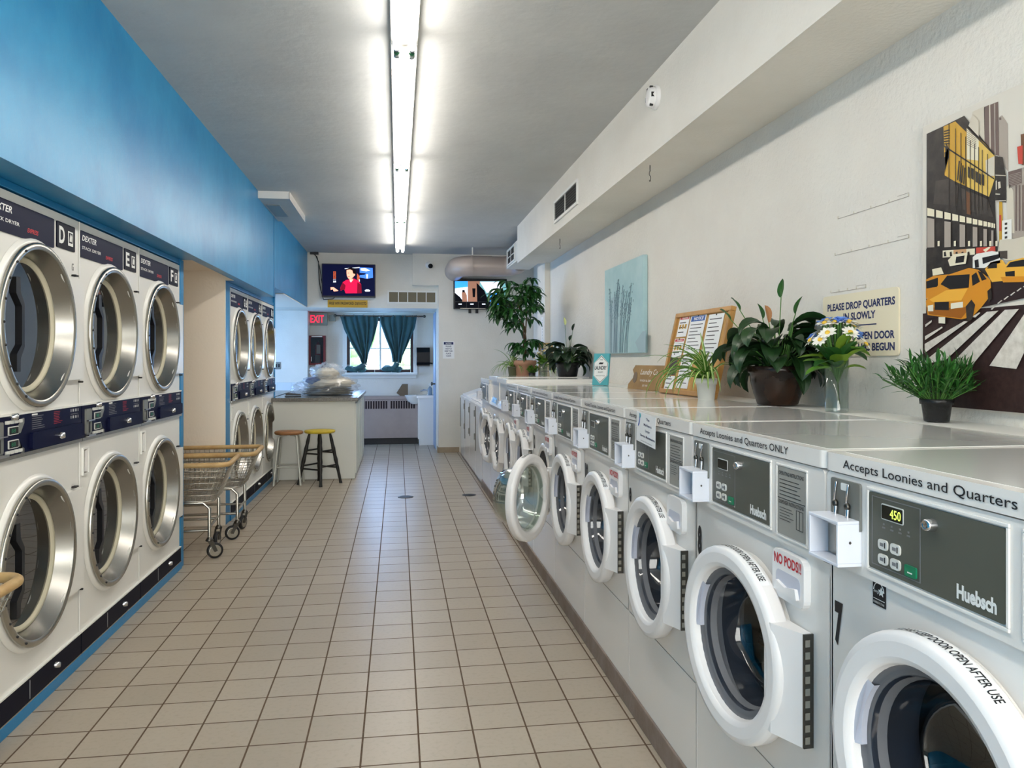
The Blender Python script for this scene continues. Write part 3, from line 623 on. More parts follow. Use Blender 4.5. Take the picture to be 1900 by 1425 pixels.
# ---------------------------------------------------------------- on the bulkhead and ceiling
MX = lambda x, y, z: Matrix.Translation((x, y, z)) @ Matrix.Rotation(R(-90), 4, 'Z')     # faces the aisle from the right wall
T = thing('smoke_detector', 'round white smoke detector on the side of the bulkhead', 'smoke detector', (XBR, 3.86, 2.69))
MB().lathe([(.062, 0), (.062, -.012), (.055, -.02)], 'white_plastic', 28, ax='x', cap0=True).build('base', T)
b = MB().lathe([(.054, -.02), (.05, -.045), (.03, -.052), (0, -.052)], 'white_plastic', 28, ax='x')
for i in range(5): b.box(-.046, -.03, .045 * math.cos(R(60 * i)) - .006, .045 * math.cos(R(60 * i)) + .006, .045 * math.sin(R(60 * i)) - .012, .045 * math.sin(R(60 * i)) + .012, 'rubber_black')
b.build('sensor_cap', T)
def vent(name, label, m, w, h, cols, rows, parent=None, dark='grille_dark'):
    T = thing(name, label, 'air vent', m.to_translation(), m.to_euler().z); f = .022
    MB().frame(0, w, 0, h, f, -.014, 0, 'white_paint').build('frame', T)
    MB().box(f, w - f, -.004, -.001, f, h - f, dark).build('backing', T)
    for i in range(1, cols): x = f + (w - 2 * f) * i / cols; MB().box(x - .006, x + .006, -.013, -.004, f, h - f, 'white_paint').build('divider', T)
    s = MB()
    for j in range(rows): z = f + (h - 2 * f) * (j + .5) / rows; s.prism([(-.012, z - .004), (-.004, z + .004), (-.004, z + .006), (-.012, z - .002)], f, w - f, 'dark_steel', 'x')
    if rows: s.build('louvres', T)
    return T
vent('air_vent', 'white two-part air vent on the side of the long bulkhead', MX(XBR, 6.48, 2.488), .86, .19, 2, 7)
vent('air_vent', 'long white return grille with five dark openings under the rear wall soffit', Matrix.Translation((-.144, YT, 2.126)), .70, .185, 5, 0, dark='grille_gold')
for i, (x, y) in enumerate(((1.403, 4.163), (1.449, 6.807))):
    b = MB(); b.tube([(0, 0, 0), (0, 0, -.03)], .003, 'dark_steel', 6).tube([(0, .012 * math.sin(R(a)), -.045 - .014 * math.cos(R(a + 180)) * -1) for a in range(0, 250, 25)], .0022, 'dark_steel', 6).tube([(0, -.011 * math.sin(R(a)), -.075 + .016 * math.cos(R(a))) for a in range(0, 270, 25)], .0022, 'dark_steel', 6)
    tag(b.build('ceiling_hook', loc=(x, y, ZB)), ('small metal S-hook hanging from the bulkhead near the smoke detector', 'small metal S-hook hanging from the bulkhead beyond the vent')[i], 'hook')
# duct and plenum
T = thing('duct_plenum', 'boxed white duct end behind the bulkhead with a small grille', 'duct', (1.4, 9.15, 2.5))
MB().box(0, .3, -.55, .75, 0, .24, 'wall_white').build('box', T)
g = MB(); g.m = MX(0, .62, .02); g.frame(0, .6, 0, .2, .02, -.012, 0, 'white_paint').box(.02, .58, -.004, -.001, .02, .18, 'grille_dark').box(.28, .3, -.01, -.004, .02, .18, 'white_paint').box(.02, .58, -.01, -.004, .095, .105, 'white_paint'); g.build('grille', T)
T = thing('round_duct', 'fat beige round air duct running across to the bulkhead end', 'duct', (1.1, 10.3, 2.585))
pts = [(-.3, .69, 0), (-.3, .4, 0)] + [(-.3 + .26 * (1 - math.cos(R(a))), .26 - .26 * math.sin(R(a)) + .0, 0) for a in range(0, 91, 15)] + [(.15, 0, 0)]
MB().tube(pts, .138, 'duct', 28).build('pipe', T)
MB().tube([(.14, 0, 0), (.3, 0, 0)] + [(.3 + .18 * math.sin(R(a)), -.18 * (1 - math.cos(R(a))), .02 * a / 90) for a in range(15, 91, 15)] + [(.48, -.38, .03)], .134, 'duct', 24).build('elbow', T)
MB().tube([(-.12 - .003, 0, 0), (-.12 + .02, 0, 0)], .142, 'duct', 28).box(-.115, -.1, -.01, .01, .14, .25, 'white_paint').build('strap', T)
b = MB(); b.box(XBL, -.965, 7.13, 8.3, 2.768, CZ, 'ceiling_paint').box(XBL, -.961, 7.126, 7.13, 2.766, CZ, 'white_enamel').box(-.965, -.961, 7.126, 8.3, 2.766, CZ, 'white_enamel').box(-1.215, -1.09, 7.42, 8.0, 2.762, 2.768, 'grey_plate')
struct('ceiling_patch', b)
# ---------------------------------------------------------------- rear wall
def pic(o, pts, col, y):
    o.add([(p.x, y, p.z) for p in (at(a, b, Y=YT) for a, b in pts)], [tuple(range(len(pts)))], col)
T = thing('television', 'wide black television high on the rear wall showing a person in a red shirt', 'television', (-.681, YT - .02, 2.2))
O = Matrix.Translation((.681, -YT + .02, -2.2))
b = MB(O); b.rplate(-1.051, -.311, 2.2, 2.67, YT - .075, YT - .02, 'black_plastic', .008).box(-.75, -.6, YT - .02, YT + .019, 2.35, 2.5, 'black_plastic'); b.build('body', T, .003)
s = MB(O); Y0 = YT - .076
zt = lambda a, b: (590 + a / 14.25, 480 + b / 14.25)
def q(pts, col, k): pic(s, [zt(*p) for p in pts], col, Y0 - .0006 * k)
s.box(-1.04, -.322, Y0, Y0 + .001, 2.222, 2.66, 'screen_navy')
q([(130, 190), (560, 190), (560, 600), (130, 640)], 'screen_navy', 1)
q([(415, 350), (490, 350), (490, 550), (415, 550)], 'screen_warm', 1); q([(412, 550), (490, 550), (490, 640), (412, 640)], 'screen_pale', 1)
q([(345, 770), (420, 765), (550, 855), (530, 870), (430, 880), (400, 820), (350, 840)], 'screen_skin', 2)
q([(1110, 245), (1450, 260), (1460, 520), (1300, 545), (1110, 510)], 'screen_blue', 1)
q([(1110, 390), (1280, 400), (1240, 440), (1110, 450)], 'screen_navy', 2); q([(1280, 430), (1330, 430), (1320, 540), (1290, 540)], 'screen_pale', 2); q([(1130, 270), (1250, 262), (1390, 330), (1280, 350), (1140, 330)], 'screen_pale', 2)
q([(1040, 400), (1110, 480), (1110, 620), (1040, 560)], 'screen_warm', 1); q([(1090, 560), (1112, 560), (1112, 620), (1090, 620)], 'screen_pale', 2)
q([(715, 270), (1110, 240), (1110, 262), (720, 290)], 'screen_pale', 1)
q([(660, 640), (750, 580), (960, 540), (1080, 600), (1150, 700), (1165, 925), (740, 930), (700, 820), (610, 860), (600, 790)], 'screen_red', 3)
q([(1050, 640), (1150, 700), (1165, 925), (1040, 925)], 'screen_maroon', 4); q([(660, 640), (740, 720), (720, 830), (600, 850), (610, 780)], 'screen_maroon', 4)
q([(835, 545), (930, 540), (940, 580), (880, 645), (850, 600)], 'screen_skin', 5); q([(850, 600), (885, 590), (905, 600), (880, 645)], 'screen_pale', 6)
q([(765, 310), (860, 262), (960, 290), (985, 410), (945, 500), (870, 555), (810, 540), (775, 470), (765, 400)], 'screen_skin', 6)
q([(745, 330), (770, 285), (870, 250), (975, 270), (1020, 340), (1010, 430), (960, 420), (935, 400), (920, 330), (860, 300), (790, 310)], 'screen_hair', 7)
q([(950, 420), (990, 415), (985, 465), (950, 470)], 'screen_skin', 8)
q([(795, 395), (835, 390), (835, 402), (795, 405)], 'screen_maroon', 8); q([(805, 490), (850, 480), (855, 492), (810, 502)], 'screen_maroon', 8)
q([(1240, 850), (1280, 825), (1350, 830), (1390, 855), (1370, 880), (1260, 882)], 'screen_pale', 2)
s.build('screen', T)
T = thing('paper_sign', 'yellow wifi password sign under the television', 'sign', (-.7, YT, 2.06))
b = MB(Matrix.Translation((.7, -YT, -2.06))); b.box(-.976, -.424, YT - .012, YT, 2.062, 2.168, 'photo_gold'); b.text('FREE WIFI PASSWORD: D6FA137D', -.955, 2.1, .04, 'print_black', YT - .0125, .515, bold=.015); b.build('board', T)
b = MB(); b.tube([(-1.19, YT - .02, 2.82), (-1.14, YT - .03, 2.79), (-1.1, YT - .02, 2.7), (-1.09, YT - .02, 2.45), (-1.07, YT - .02, 2.3), (-1.03, YT - .03, 2.17), (-.9, YT - .03, 2.18), (-.88, YT - .04, 2.2)], .006, 'rubber_black', 6)
b.tube([(-1.19, YT - .02, 2.82), (-1.12, YT - .03, 2.77), (-1.08, YT - .02, 2.6), (-1.055, YT - .02, 2.4)], .005, 'rubber_black', 6).box(-1.215, -1.1, YT - .06, YT, 2.8, 2.83, 'black_plastic')
tag(b.build('television_cable'), 'black cables dangling from the ceiling corner to the television', 'cable')
T = thing('security_camera', 'small round black and white camera high on the rear wall', 'camera', (.459, YT - .1, 2.652))
MB().lathe([(.05, 0), (.045, -.02), (0, -.022)], 'white_plastic', 18, (-.02, 0, .02), 'y').build('mount', T)
MB().lathe([(.03, -.01), (.034, -.05), (.028, -.09), (0, -.092)], 'black_gloss', 18, (0, 0, 0), 'y').build('lens', T)
T = thing('security_monitor', 'wall monitor with shop camera pictures, half hidden by the tall plant', 'monitor', (1.1, YT - .1, 2.05))
O = Matrix.Translation((-1.1, -YT + .1, -2.05)); Y0 = YT - .17
b = MB(O); b.rplate(.785, 1.55, 2.045, 2.483, Y0, YT - .12, 'black_plastic', .008).box(1.05, 1.25, YT - .12, YT - .101, 2.2, 2.35, 'black_plastic'); b.build('body', T, .003)
s = MB(O); zt = lambda a, b: (800 + a / 4.9125, 430 + b / 4.9125)
def q(pts, col, k): s.add([(p.x, Y0 - .0006 * k, p.z) for p in (at(*zt(a, b), Y=YT - .1) for a, b in pts)], [tuple(range(len(pts)))], col)
q([(213, 455), (700, 455), (700, 640), (213, 640)], 'screen_teal', 1); q([(213, 455), (330, 455), (330, 510), (213, 520)], 'screen_sky', 2); q([(213, 520), (330, 505), (330, 640), (213, 640)], 'screen_pale', 2)
q([(213, 560), (260, 600), (290, 640), (213, 640)], 'screen_dark', 3); q([(275, 560), (290, 540), (305, 550), (320, 580), (325, 640), (280, 640)], 'screen_brown', 4); q([(280, 535), (302, 535), (302, 556), (280, 556)], 'screen_hair', 5)
q([(330, 455), (440, 455), (420, 640), (330, 640)], 'screen_brown', 2); q([(370, 520), (400, 520), (395, 600), (375, 600)], 'screen_dark', 3); q([(410, 470), (480, 540), (520, 640), (415, 640)], 'screen_dark', 3); q([(440, 460), (640, 460), (640, 560), (500, 560)], 'screen_pale', 2)
q([(540, 570), (640, 560), (700, 640), (520, 640)], 'screen_sky', 3)
for i in range(3): q([(215 + 107 * i, 645), (315 + 107 * i, 645), (315 + 107 * i, 700), (215 + 107 * i, 700)], 'screen_dark', 2); q([(245 + 107 * i, 658), (275 + 107 * i, 658), (275 + 107 * i, 668), (245 + 107 * i, 668)], 'screen_pale', 3)
q([(535, 645), (700, 645), (700, 700), (535, 700)], 'screen_blue', 2)
s.build('screen', T)
b = MB(O); b.box(1.0, 1.04, Y0 + .02, Y0 + .05, 1.99, 2.045, 'black_plastic').box(1.1, 1.14, Y0 + .02, Y0 + .05, 1.99, 2.045, 'black_plastic').box(.88, 1.24, Y0 - .01, Y0, 2.052, 2.058, 'steel'); b.build('bracket', T)
b = MB(Matrix.Translation((0, YT - .1, 0))); b.box(.637, .8, -.003, 0, 1.34, 1.585, 'sheet_white').box(.65, .787, -.0036, -.003, 1.54, 1.575, 'navy_ink').text('NOTICE', .718, 1.548, .02, 'print_white', -.004, .08, 'c', bold=.02)
for i, t in enumerate(('PLEASE', 'HELP US', 'KEEP THIS', 'PLACE', 'CLEAN')): b.text(t, .718, 1.505 - i * .034, .02, 'navy_ink', -.0036, (.08, .09, .11, .07, .07)[i], 'c', bold=.02)
tag(b.build('wall_notice'), 'small blue-headed notice taped to the rear wall beside the alcove door', 'notice')
# ---------------------------------------------------------------- alcove
AY = 12.37
T = thing('exit_sign', 'lit red exit sign in a grey case at the alcove ceiling', 'exit sign', (-1.25, AY, 1.864))
O = Matrix.Translation((1.25, -AY, -1.864))
MB(O).rplate(-1.405, -1.09, 1.864, 2.055, AY - .07, AY, 'exit_case', .006).build('case', T, .003)
b = MB(O); b.text('EXIT', -1.345, 1.905, .115, 'exit_red', AY - .072, .205, bold=.012).prism([(-1.39, 1.96), (-1.365, 1.935), (-1.358, 1.942), (-1.376, 1.96), (-1.358, 1.978), (-1.365, 1.985)], AY - .073, AY - .071, 'exit_red'); b.build('lettering', T)
b = MB(O); b.tube([(-1.41, AY - .05, 1.99), (-1.46, AY - .08, 2.02)], .012, 'exit_case', 8).lathe([(.02, .06), (.035, .0), (.04, -.03), (.0, -.032)], 'exit_case', 14, (-1.475, AY - .1, 1.985), 'y').lathe([(.033, -.031), (0, -.036)], 'print_white', 14, (-1.475, AY - .1, 1.985), 'y').tube([(-1.5, AY - .06, 2.04), (-1.42, AY - .03, 2.0)], .016, 'rubber_black', 8); b.build('emergency_lamp', T)
b = MB(); b.box(-1.07, -.97, 12.36, 12.42, 1.93, 2.03, 'exit_case'); tag(b.build('junction_box'), 'small grey electrical box right of the exit sign', 'electrical box')
T = thing('extinguisher_cabinet', 'dark red glass-fronted fire extinguisher cabinet on the alcove wall', 'cabinet', (-1.238, AY, 1.244))
O = Matrix.Translation((1.258, -AY, -1.244))
b = MB(O); b.frame(-1.382, -1.134, 1.244, 1.70, .012, AY - .12, AY, 'cab_red').box(-1.37, -1.146, AY - .01, AY - .002, 1.256, 1.69, 'black_plastic'); b.build('body', T)
b = MB(O); b.frame(-1.382, -1.134, 1.244, 1.70, .028, AY - .135, AY - .12, 'cab_red').box(-1.34, -1.18, AY - .1365, AY - .135, 1.678, 1.69, 'print_white'); do = b.build('door', T); MB(O).box(-1.354, -1.162, AY - .128, AY - .125, 1.272, 1.672, 'glass_cabinet').build('glass', do); MB(O).box(-1.346, -1.338, AY - .142, AY - .128, 1.3, 1.37, 'key_white').build('handle', do)
T = thing('fire_extinguisher', 'fire extinguisher with white tag standing inside the dark red cabinet', 'fire extinguisher', (-1.23, AY - .065, 1.257))
MB().lathe([(.045, 0), (.05, .01), (.05, .27), (.03, .31), (.015, .32), (.015, .34), (0, .34)], 'ext_red', 18, cap0=True).build('cylinder', T)
MB().tube([(0, 0, .34), (0, 0, .36), (-.05, 0, .38)], .008, 'black_plastic', 6).tube([(0, 0, .35), (-.045, 0, .345)], .006, 'black_plastic', 6).build('valve', T)
MB().box(-.035, .035, -.053, -.051, .02, .14, 'print_grey').build('instruction_label', T); MB().box(-.015, .04, -.056, -.054, .16, .3, 'sheet_white').build('inspection_tag', T)
b = MB(); b.tube([at(583, 678, Y=12.35), at(575, 738, Y=12.3)], .016, 'cab_red', 8).tube([at(575, 738, Y=12.3), (-1.5, 12.0, .85)], .016, 'cab_red', 8)
b = MB(); b.tube([(-1.16, 12.34, 1.24), (-1.27, 12.3, .86)], .014, 'cab_red', 8); tag(b.build('wall_pipe'), 'thin dark red pipe slanting down from the extinguisher cabinet', 'pipe')
b = MB(); b.rplate(-1.845, -1.755, 1.18, 1.29, 12.042, 12.05, 'grey_plate', .006)
for x in (-1.82, -1.78): b.box(x - .012, x + .012, 12.0405, 12.042, 1.21, 1.26, 'rubber_black')
tag(b.build('wall_outlet'), 'grey two-gang outlet plate on the blue-lit tiled wall', 'outlet')
# window, rod, curtains
w = MB(); w.frame(-.80, .25, 1.12, 1.99, .05, 12.46, 12.53, 'window_brown').box(-.29, -.26, 12.47, 12.51, 1.17, 1.94, 'white_paint').box(-.75, .2, 12.48, 12.5, 1.5, 1.515, 'white_paint').box(-.045, -.035, 12.48, 12.5, 1.17, 1.94, 'white_paint').box(-.53, -.52, 12.48, 12.5, 1.17, 1.94, 'white_paint')
wo = struct('window_3', w); MB().box(-.75, .2, 12.505, 12.508, 1.17, 1.94, 'glass_clear').build('pane', wo)
struct('trim_5', MB().box(-.86, .31, 12.3, 12.46, 1.085, 1.12, 'white_paint').box(-.84, .29, 12.395, 12.42, 1.03, 1.085, 'white_paint').box(-.86, -.8, 12.4, 12.42, 1.12, 2.04, 'white_paint').box(.25, .31, 12.4, 12.42, 1.12, 2.04, 'white_paint'), .004)
T = thing('curtain_rod', 'thin dark curtain rod across the top of the rear window', 'curtain rod', (-.27, 12.33, 2.015))
MB().tube([(-.7, 0, 0), (.69, 0, 0)], .011, 'dark_steel', 8).build('rod', T)
for s in (-.7, .69): MB().ball((s, 0, 0), .024, 'dark_steel').build('finial', T)
for s in (-.6, .6): MB().box(s - .008, s + .008, -.01, .085, -.012, .012, 'dark_steel').build('bracket', T)
def curtain(label, L, Rr, bunch, seed):
    """L, Rr: outline points (pixel pairs, top to tie)"""
    T = thing('curtain', label, 'curtain', (0, 12.33, 1.12)); rd = random.Random(seed)
    n, m_ = 30, 40; V = []; F_ = []
    def ev(pl, t):
        k = t * (len(pl) - 1); i = min(int(k), len(pl) - 2); f = k - i
        a = at(*pl[i], Y=12.33); b = at(*pl[i + 1], Y=12.33); return a.lerp(b, f)
    for j in range(n + 1):
        t = j / n; a, b = ev(L, t), ev(Rr, t)
        for i in range(m_ + 1):
            s = i / m_; p = a.lerp(b, s); amp = .028 * (.5 + .6 * t)
            V.append((p.x + .012 * math.sin(s * 20 + t * 3 + seed), -.0 + amp * math.sin(s * math.pi * 13 + seed) + .02 * math.sin(s * 9 + t * 5), p.z - 1.12))
    for j in range(n):
        for i in range(m_): F_.append((j * (m_ + 1) + i, j * (m_ + 1) + i + 1, (j + 1) * (m_ + 1) + i + 1, (j + 1) * (m_ + 1) + i))
    o = MB().add(V, F_, 'curtain_teal', True).build('fabric', T); sm = o.modifiers.new('solid', 'SOLIDIFY'); sm.thickness = .004
    for k in range(4):
        f = (k + .5) / 4; p = at(*L[0], Y=12.33).lerp(at(*Rr[0], Y=12.33), f); MB().lathe([(.016, -.003), (.021, 0), (.016, .003)], 'steel', 12, (p.x, -.02, 2.015 - 1.12), 'y').build('grommet', T)
    b = MB(); cx = sum(at(*p, Y=12.33).x for p in bunch) / 2; w_ = abs(at(*bunch[1], Y=12.33).x - at(*bunch[0], Y=12.33).x) / 2
    for k in range(9): b.ball((cx + rd.uniform(-.65, .65) * w_, rd.uniform(-.02, .03), rd.uniform(.045, .075)), (w_ * rd.uniform(.3, .55), .045, rd.uniform(.03, .055)), 'curtain_teal', 10, 7)
    p = at(*L[-1], Y=12.33).lerp(at(*Rr[-1], Y=12.33), .5)
    b.tube([(p.x, 0, p.z - 1.12), (cx * .4 + p.x * .6, 0, .09), (cx, 0, .05)], .045, 'curtain_teal', 12)
    b.build('gathered_hem', T)
    MB().lathe([(.04, -.012), (.046, 0), (.04, .012)], 'photo_lamp', 14, (p.x, 0, p.z - 1.12)).build('tie', T)
curtain('teal curtain gathered to a knot, left half of the rear window', [(629, 585), (637, 612), (652, 640), (668, 664), (673, 676)], [(702, 585), (701, 600), (694, 630), (684, 656), (680, 676)], [(641, 690), (679, 690)], 1)
curtain('teal curtain gathered to a knot, right half of the rear window', [(703, 585), (705, 600), (717, 630), (727, 652), (730, 672)], [(774, 585), (771, 608), (758, 640), (748, 660), (744, 674)], [(707, 690), (746, 690)], 2)
b = MB()
for x in (-.86, -.62, -.36, -.1, .2): b.tube([(x, 12.31, 1.12), (x, 12.31, 1.24)], .003, 'white_paint', 6)
b.tube([(-.86, 12.31, 1.24), (.2, 12.31, 1.24)], .003, 'white_paint', 6); tag(b.build('sill_rail'), 'thin wire rail standing along the rear window sill', 'rail')
# outside the rear window
rd = random.Random(3)
for i, (x, y, r) in enumerate(((-1.6, 16.5, .9), (.4, 17.2, 1.1), (1.9, 16.4, .8))):
    b = MB()
    for k in range(26): b.ball((x + rd.gauss(0, r * .4), y + rd.gauss(0, r * .3), .3 + rd.random() * r * 1.5), r * rd.uniform(.18, .34), 'leaf_out', 8, 6)
    T = thing('garden_bush', ('pale green bush outside the rear window on the left', 'pale green bush seen between the two teal curtains', 'pale green bush outside the rear window on the right')[i], 'bush', (x, y, -.2)); b.m = Matrix(); o = b.build('foliage', T); o.location = (-x, -y, .2)
    MB().tube([(0, 0, 0), (0, 0, .7)], .06, 'stem_brown', 8).build('stem', T)
# radiator cover
T = thing('radiator_cover', 'taupe slotted radiator cover along the wall under the rear window', 'radiator', (-.4, 12.365, 0))
b = MB(); b.box(-.9, .715, -.2, 0, .1, .705, 'taupe').box(-.92, .715, -.215, 0, .705, .755, 'taupe'); b.build('body', T, .003)
b = MB()
for i in range(40):
    if i % 15 == 14: continue
    x = -.88 + i * .039; b.box(x, x + .026, -.202, -.199, .56, .68, 'slot_dark')
b.build('grille', T); MB().box(-.9, .715, -.16, -.02, 0, .1, 'rubber_black').build('base', T)
b = MB(); b.prism([(.04, .755), (.16, .755), (.16, .94), (.07, .94), (.02, .86), (-.02, .8)], 12.25, 12.33, 'tag_brown'); tag(b.build('paper_bag'), 'brown paper bag folded over on the radiator cover', 'bag')
# sink unit
T = thing('sink_cabinet', 'white sink cabinet in the alcove corner with a small basin', 'sink', (.41, 12.1, 0))
b = MB(); b.box(-.08, .16, -.14, .3, 0, .73, 'white_paint').box(-.1, -.08, -.14, .3, .1, .73, 'white_enamel'); b.build('cabinet', T, .003)
b = MB(); b.rplate(-.12, .16, -.16, .3, .73, .77, 'white_enamel', .02, 4, 'z'); b.build('worktop', T, .004)
b = MB(); b.lathe([(.04, -.1), (.11, -.05), (.15, .03), (.155, .04), (.14, .04), (.1, -.03), (0, -.06)], 'white_enamel', 24, (-.15, .05, .73)); b.build('basin', T)
b = MB(); b.tube([(.06, .1, .77), (.06, .1, .84), (-.0, .09, .85), (-.06, .08, .83)], .012, 'chrome', 10).ball((.06, .1, .85), .018, 'chrome'); b.build('faucet', T)
T = thing('soap_bottle', 'clear soap bottle standing behind the faucet', 'bottle', (.50, 12.1, .7715))
MB().lathe([(0, 0), (.032, 0), (.034, .01), (.034, .1), (.014, .13), (.012, .14), (0, .14)], 'soap_blue', 16).build('body', T); MB().tube([(0, 0, .14), (0, 0, .17), (-.03, 0, .168)], .006, 'white_plastic', 6).build('pump', T)
T = thing('towel_dispenser', 'dark paper towel dispenser mounted right of the window', 'dispenser', (.4, 12.42, 1.242))
b = MB(); b.prism([(0, 0), (0, .277), (-.12, .277), (-.19, .2), (-.2, .04), (-.17, 0)], -.105, .105, 'black_gloss', 'x'); b.build('cover', T, .012, seg=3); MB().box(-.1, .1, -.17, -.02, -.02, 0, 'black_plastic').build('base', T); MB().tube([(.105, -.1, .03), (.15, -.1, .02)], .012, 'black_plastic', 8).build('knob', T)
d = MB().box(.545, .578, YT + .28, 12.0, .01, 2.03, 'door_bluelit'); do = struct('door_1', d, .003)
MB().lathe([(.012, 0), (.012, -.03), (.028, -.045), (.028, -.06), (0, -.065)], 'dark_steel', 16, (.545, 11.36, .97), 'x').build('door_handle', do)
struct('trim_6', MB().box(.56, .58, YT + .15, YT + .28, 0, 2.06, 'white_paint').box(.56, .58, 12.0, 12.1, 0, 2.06, 'white_paint'))
# ---------------------------------------------------------------- counter
T = thing('counter', 'white panelled folding counter with a grey speckled top at the rear', 'counter', (-1.4, 9.7, 0))
b = MB(); b.box(.045, .93, -.99, 1.12, .004, .865, 'counter_white').box(-.85, .02, -.79, 1.12, .004, .865, 'counter_white'); b.build('body', T)
b = MB()
for i in range(5): y = -.98 + i * .42; b.frame(0, .4, .06, .84, .05, 0, .012, 'counter_white') if 0 else b.box(.93, .945, y, y + .3, .06, .84, 'counter_white')
b.build('side_panel', T, .003)
MB().box(.04, .965, -1.03, 1.15, .865, .905, 'granite').box(-.88, .0, -.79, 1.15, .865, .905, 'granite').build('worktop', T, .004)
# clear bag of laundry
T = thing('laundry_bag', 'clear plastic bag full of laundry heaped on the counter', 'plastic bag', (-.83, 9.35, .906))
def lump(c, r, seed, m, n=40, k=24, amp=.12, fr=3.0, flat=0):
    from mathutils import noise
    b = MB(); V = []
    for j in range(k + 1):
        th = math.pi * j / k
        for i in range(n):
            a = 2 * math.pi * i / n; d = Vector((math.sin(th) * math.cos(a), math.sin(th) * math.sin(a), -math.cos(th)))
            f = 1 + amp * noise.noise(d * fr + Vector((seed, 0, 0))) + amp * .6 * noise.noise(d * fr * 2.7 + Vector((0, seed, 0))) + amp * .35 * abs(noise.noise(d * fr * 6 + Vector((0, seed, 3))))
            p = Vector((c[0] + d.x * r[0] * f, c[1] + d.y * r[1] * f, c[2] + d.z * r[2] * f)); p.z = max(p.z, flat); V.append(p)
    F_ = [(j * n + i, j * n + (i + 1) % n, (j + 1) * n + (i + 1) % n, (j + 1) * n + i) for j in range(k) for i in range(n)]
    return b.add(V, F_, m, True)
b = lump((.02, 0, .1), (.34, .26, .14), 1, 'bag_film', amp=.2, fr=4, flat=.002); b2 = lump((.0, 0, .275), (.19, .16, .1), 7, 'bag_film', amp=.3, fr=4); b.add(b2.v, b2.f, 'bag_film', True); b2 = lump((-.3, -.05, .07), (.1, .1, .075), 11, 'bag_film', amp=.3, fr=4, flat=.002); b.add(b2.v, b2.f, 'bag_film', True)
b.build('bag', T)
b = lump((0, 0, .25), (.13, .11, .07), 21, 'cloth_cream', amp=.25, fr=5); b2 = lump((.05, 0, .14), (.25, .18, .06), 22, 'cloth_cream', amp=.2, fr=4); b.add(b2.v, b2.f, 'cloth_cream', True); b2 = lump((-.15, -.05, .17), (.09, .08, .04), 24, 'cloth_blue', amp=.2, fr=5); b.add(b2.v, b2.f, 'cloth_blue', True)
for k in range(4): b2 = lump((.01 + .02 * (k % 2), 0, .022 + k * .025), (.29 - .012 * k, .21, .018), 30 + k, 'cloth_grey', amp=.12, fr=5, flat=.004); b.add(b2.v, b2.f, 'cloth_grey', True)
o = b.build('laundry', T); o['kind'] = 'stuff'
T = thing('stapler', 'small dark stapler lying left of the laundry bag', 'stapler', (-1.17, 8.95, .906), R(8))
MB().box(-.09, .09, -.018, .018, 0, .012, 'black_plastic').build('base', T, .003); MB().prism([(-.08, .016), (.085, .016), (.09, .03), (-.06, .045), (-.08, .04)], -.014, .014, 'black_plastic').build('arm', T, .003)
# ---------------------------------------------------------------- stools
T = thing('wooden_stool', 'black spindle-leg stool with a chipped yellow seat by the counter', 'stool', (-.822, 8.41, 0))
MB().lathe([(0, .545), (.15, .545), (.16, .552), (.162, .566), (.155, .574), (0, .577)], 'seat_yellow', 36).build('seat', T)
LG = []
for i in range(4):
    a = R(8 + 90 * i); t = Vector((.105 * math.cos(a), .1 * math.sin(a), .546)); f = Vector((.22 * math.cos(a), .22 * math.sin(a), 0)); LG.append((t, f))
    b = MB(); pr = [.5, .8, 1, .9, 1.15, 1, .95, 1.15, .9, 1, .8, .85, .75, .95]
    V = [t.lerp(f, k / 13) for k in range(14)]
    for k in range(13): b.tube([V[k], V[k + 1]], .019 * pr[k], 'black_wood', 10, r1=.019 * pr[k + 1])
    b.build('leg', T)
for z in (.17, .33):
    for i in range(4):
        zz = z + (.03 if i % 2 else 0); p = [LG[j % 4][0].lerp(LG[j % 4][1], 1 - zz / .546) for j in (i, i + 1)]
        if z == .17 and i == 3: pass
        MB().tube([p[0], p[0].lerp(p[1], .5), p[1]], .009, 'black_wood', 8).build('rung', T)
T = thing('metal_stool', 'grey tube-frame stool with a round brown seat beside the dryers', 'stool', (-1.15, 8.47, 0))
MB().lathe([(0, .53), (.14, .53), (.148, .54), (.148, .555), (.14, .562), (0, .562)], 'seat_brown', 36).build('seat', T)
for i in range(4):
    a = R(45 + 90 * i); c, s = math.cos(a), math.sin(a)
    MB().tube([(.03 * c, .03 * s, .523), (.1 * c, .1 * s, .522), (.125 * c, .125 * s, .51), (.135 * c, .135 * s, .48), (.195 * c, .195 * s, 0)], .0115, 'stool_grey', 10).build('leg', T)
p = [(.172 * math.cos(R(45 + 90 * i)), .172 * math.sin(R(45 + 90 * i)), .19) for i in range(4)]
for i in range(4): MB().tube([p[i], p[(i + 1) % 4]], .008, 'stool_grey', 8).build('rung', T)
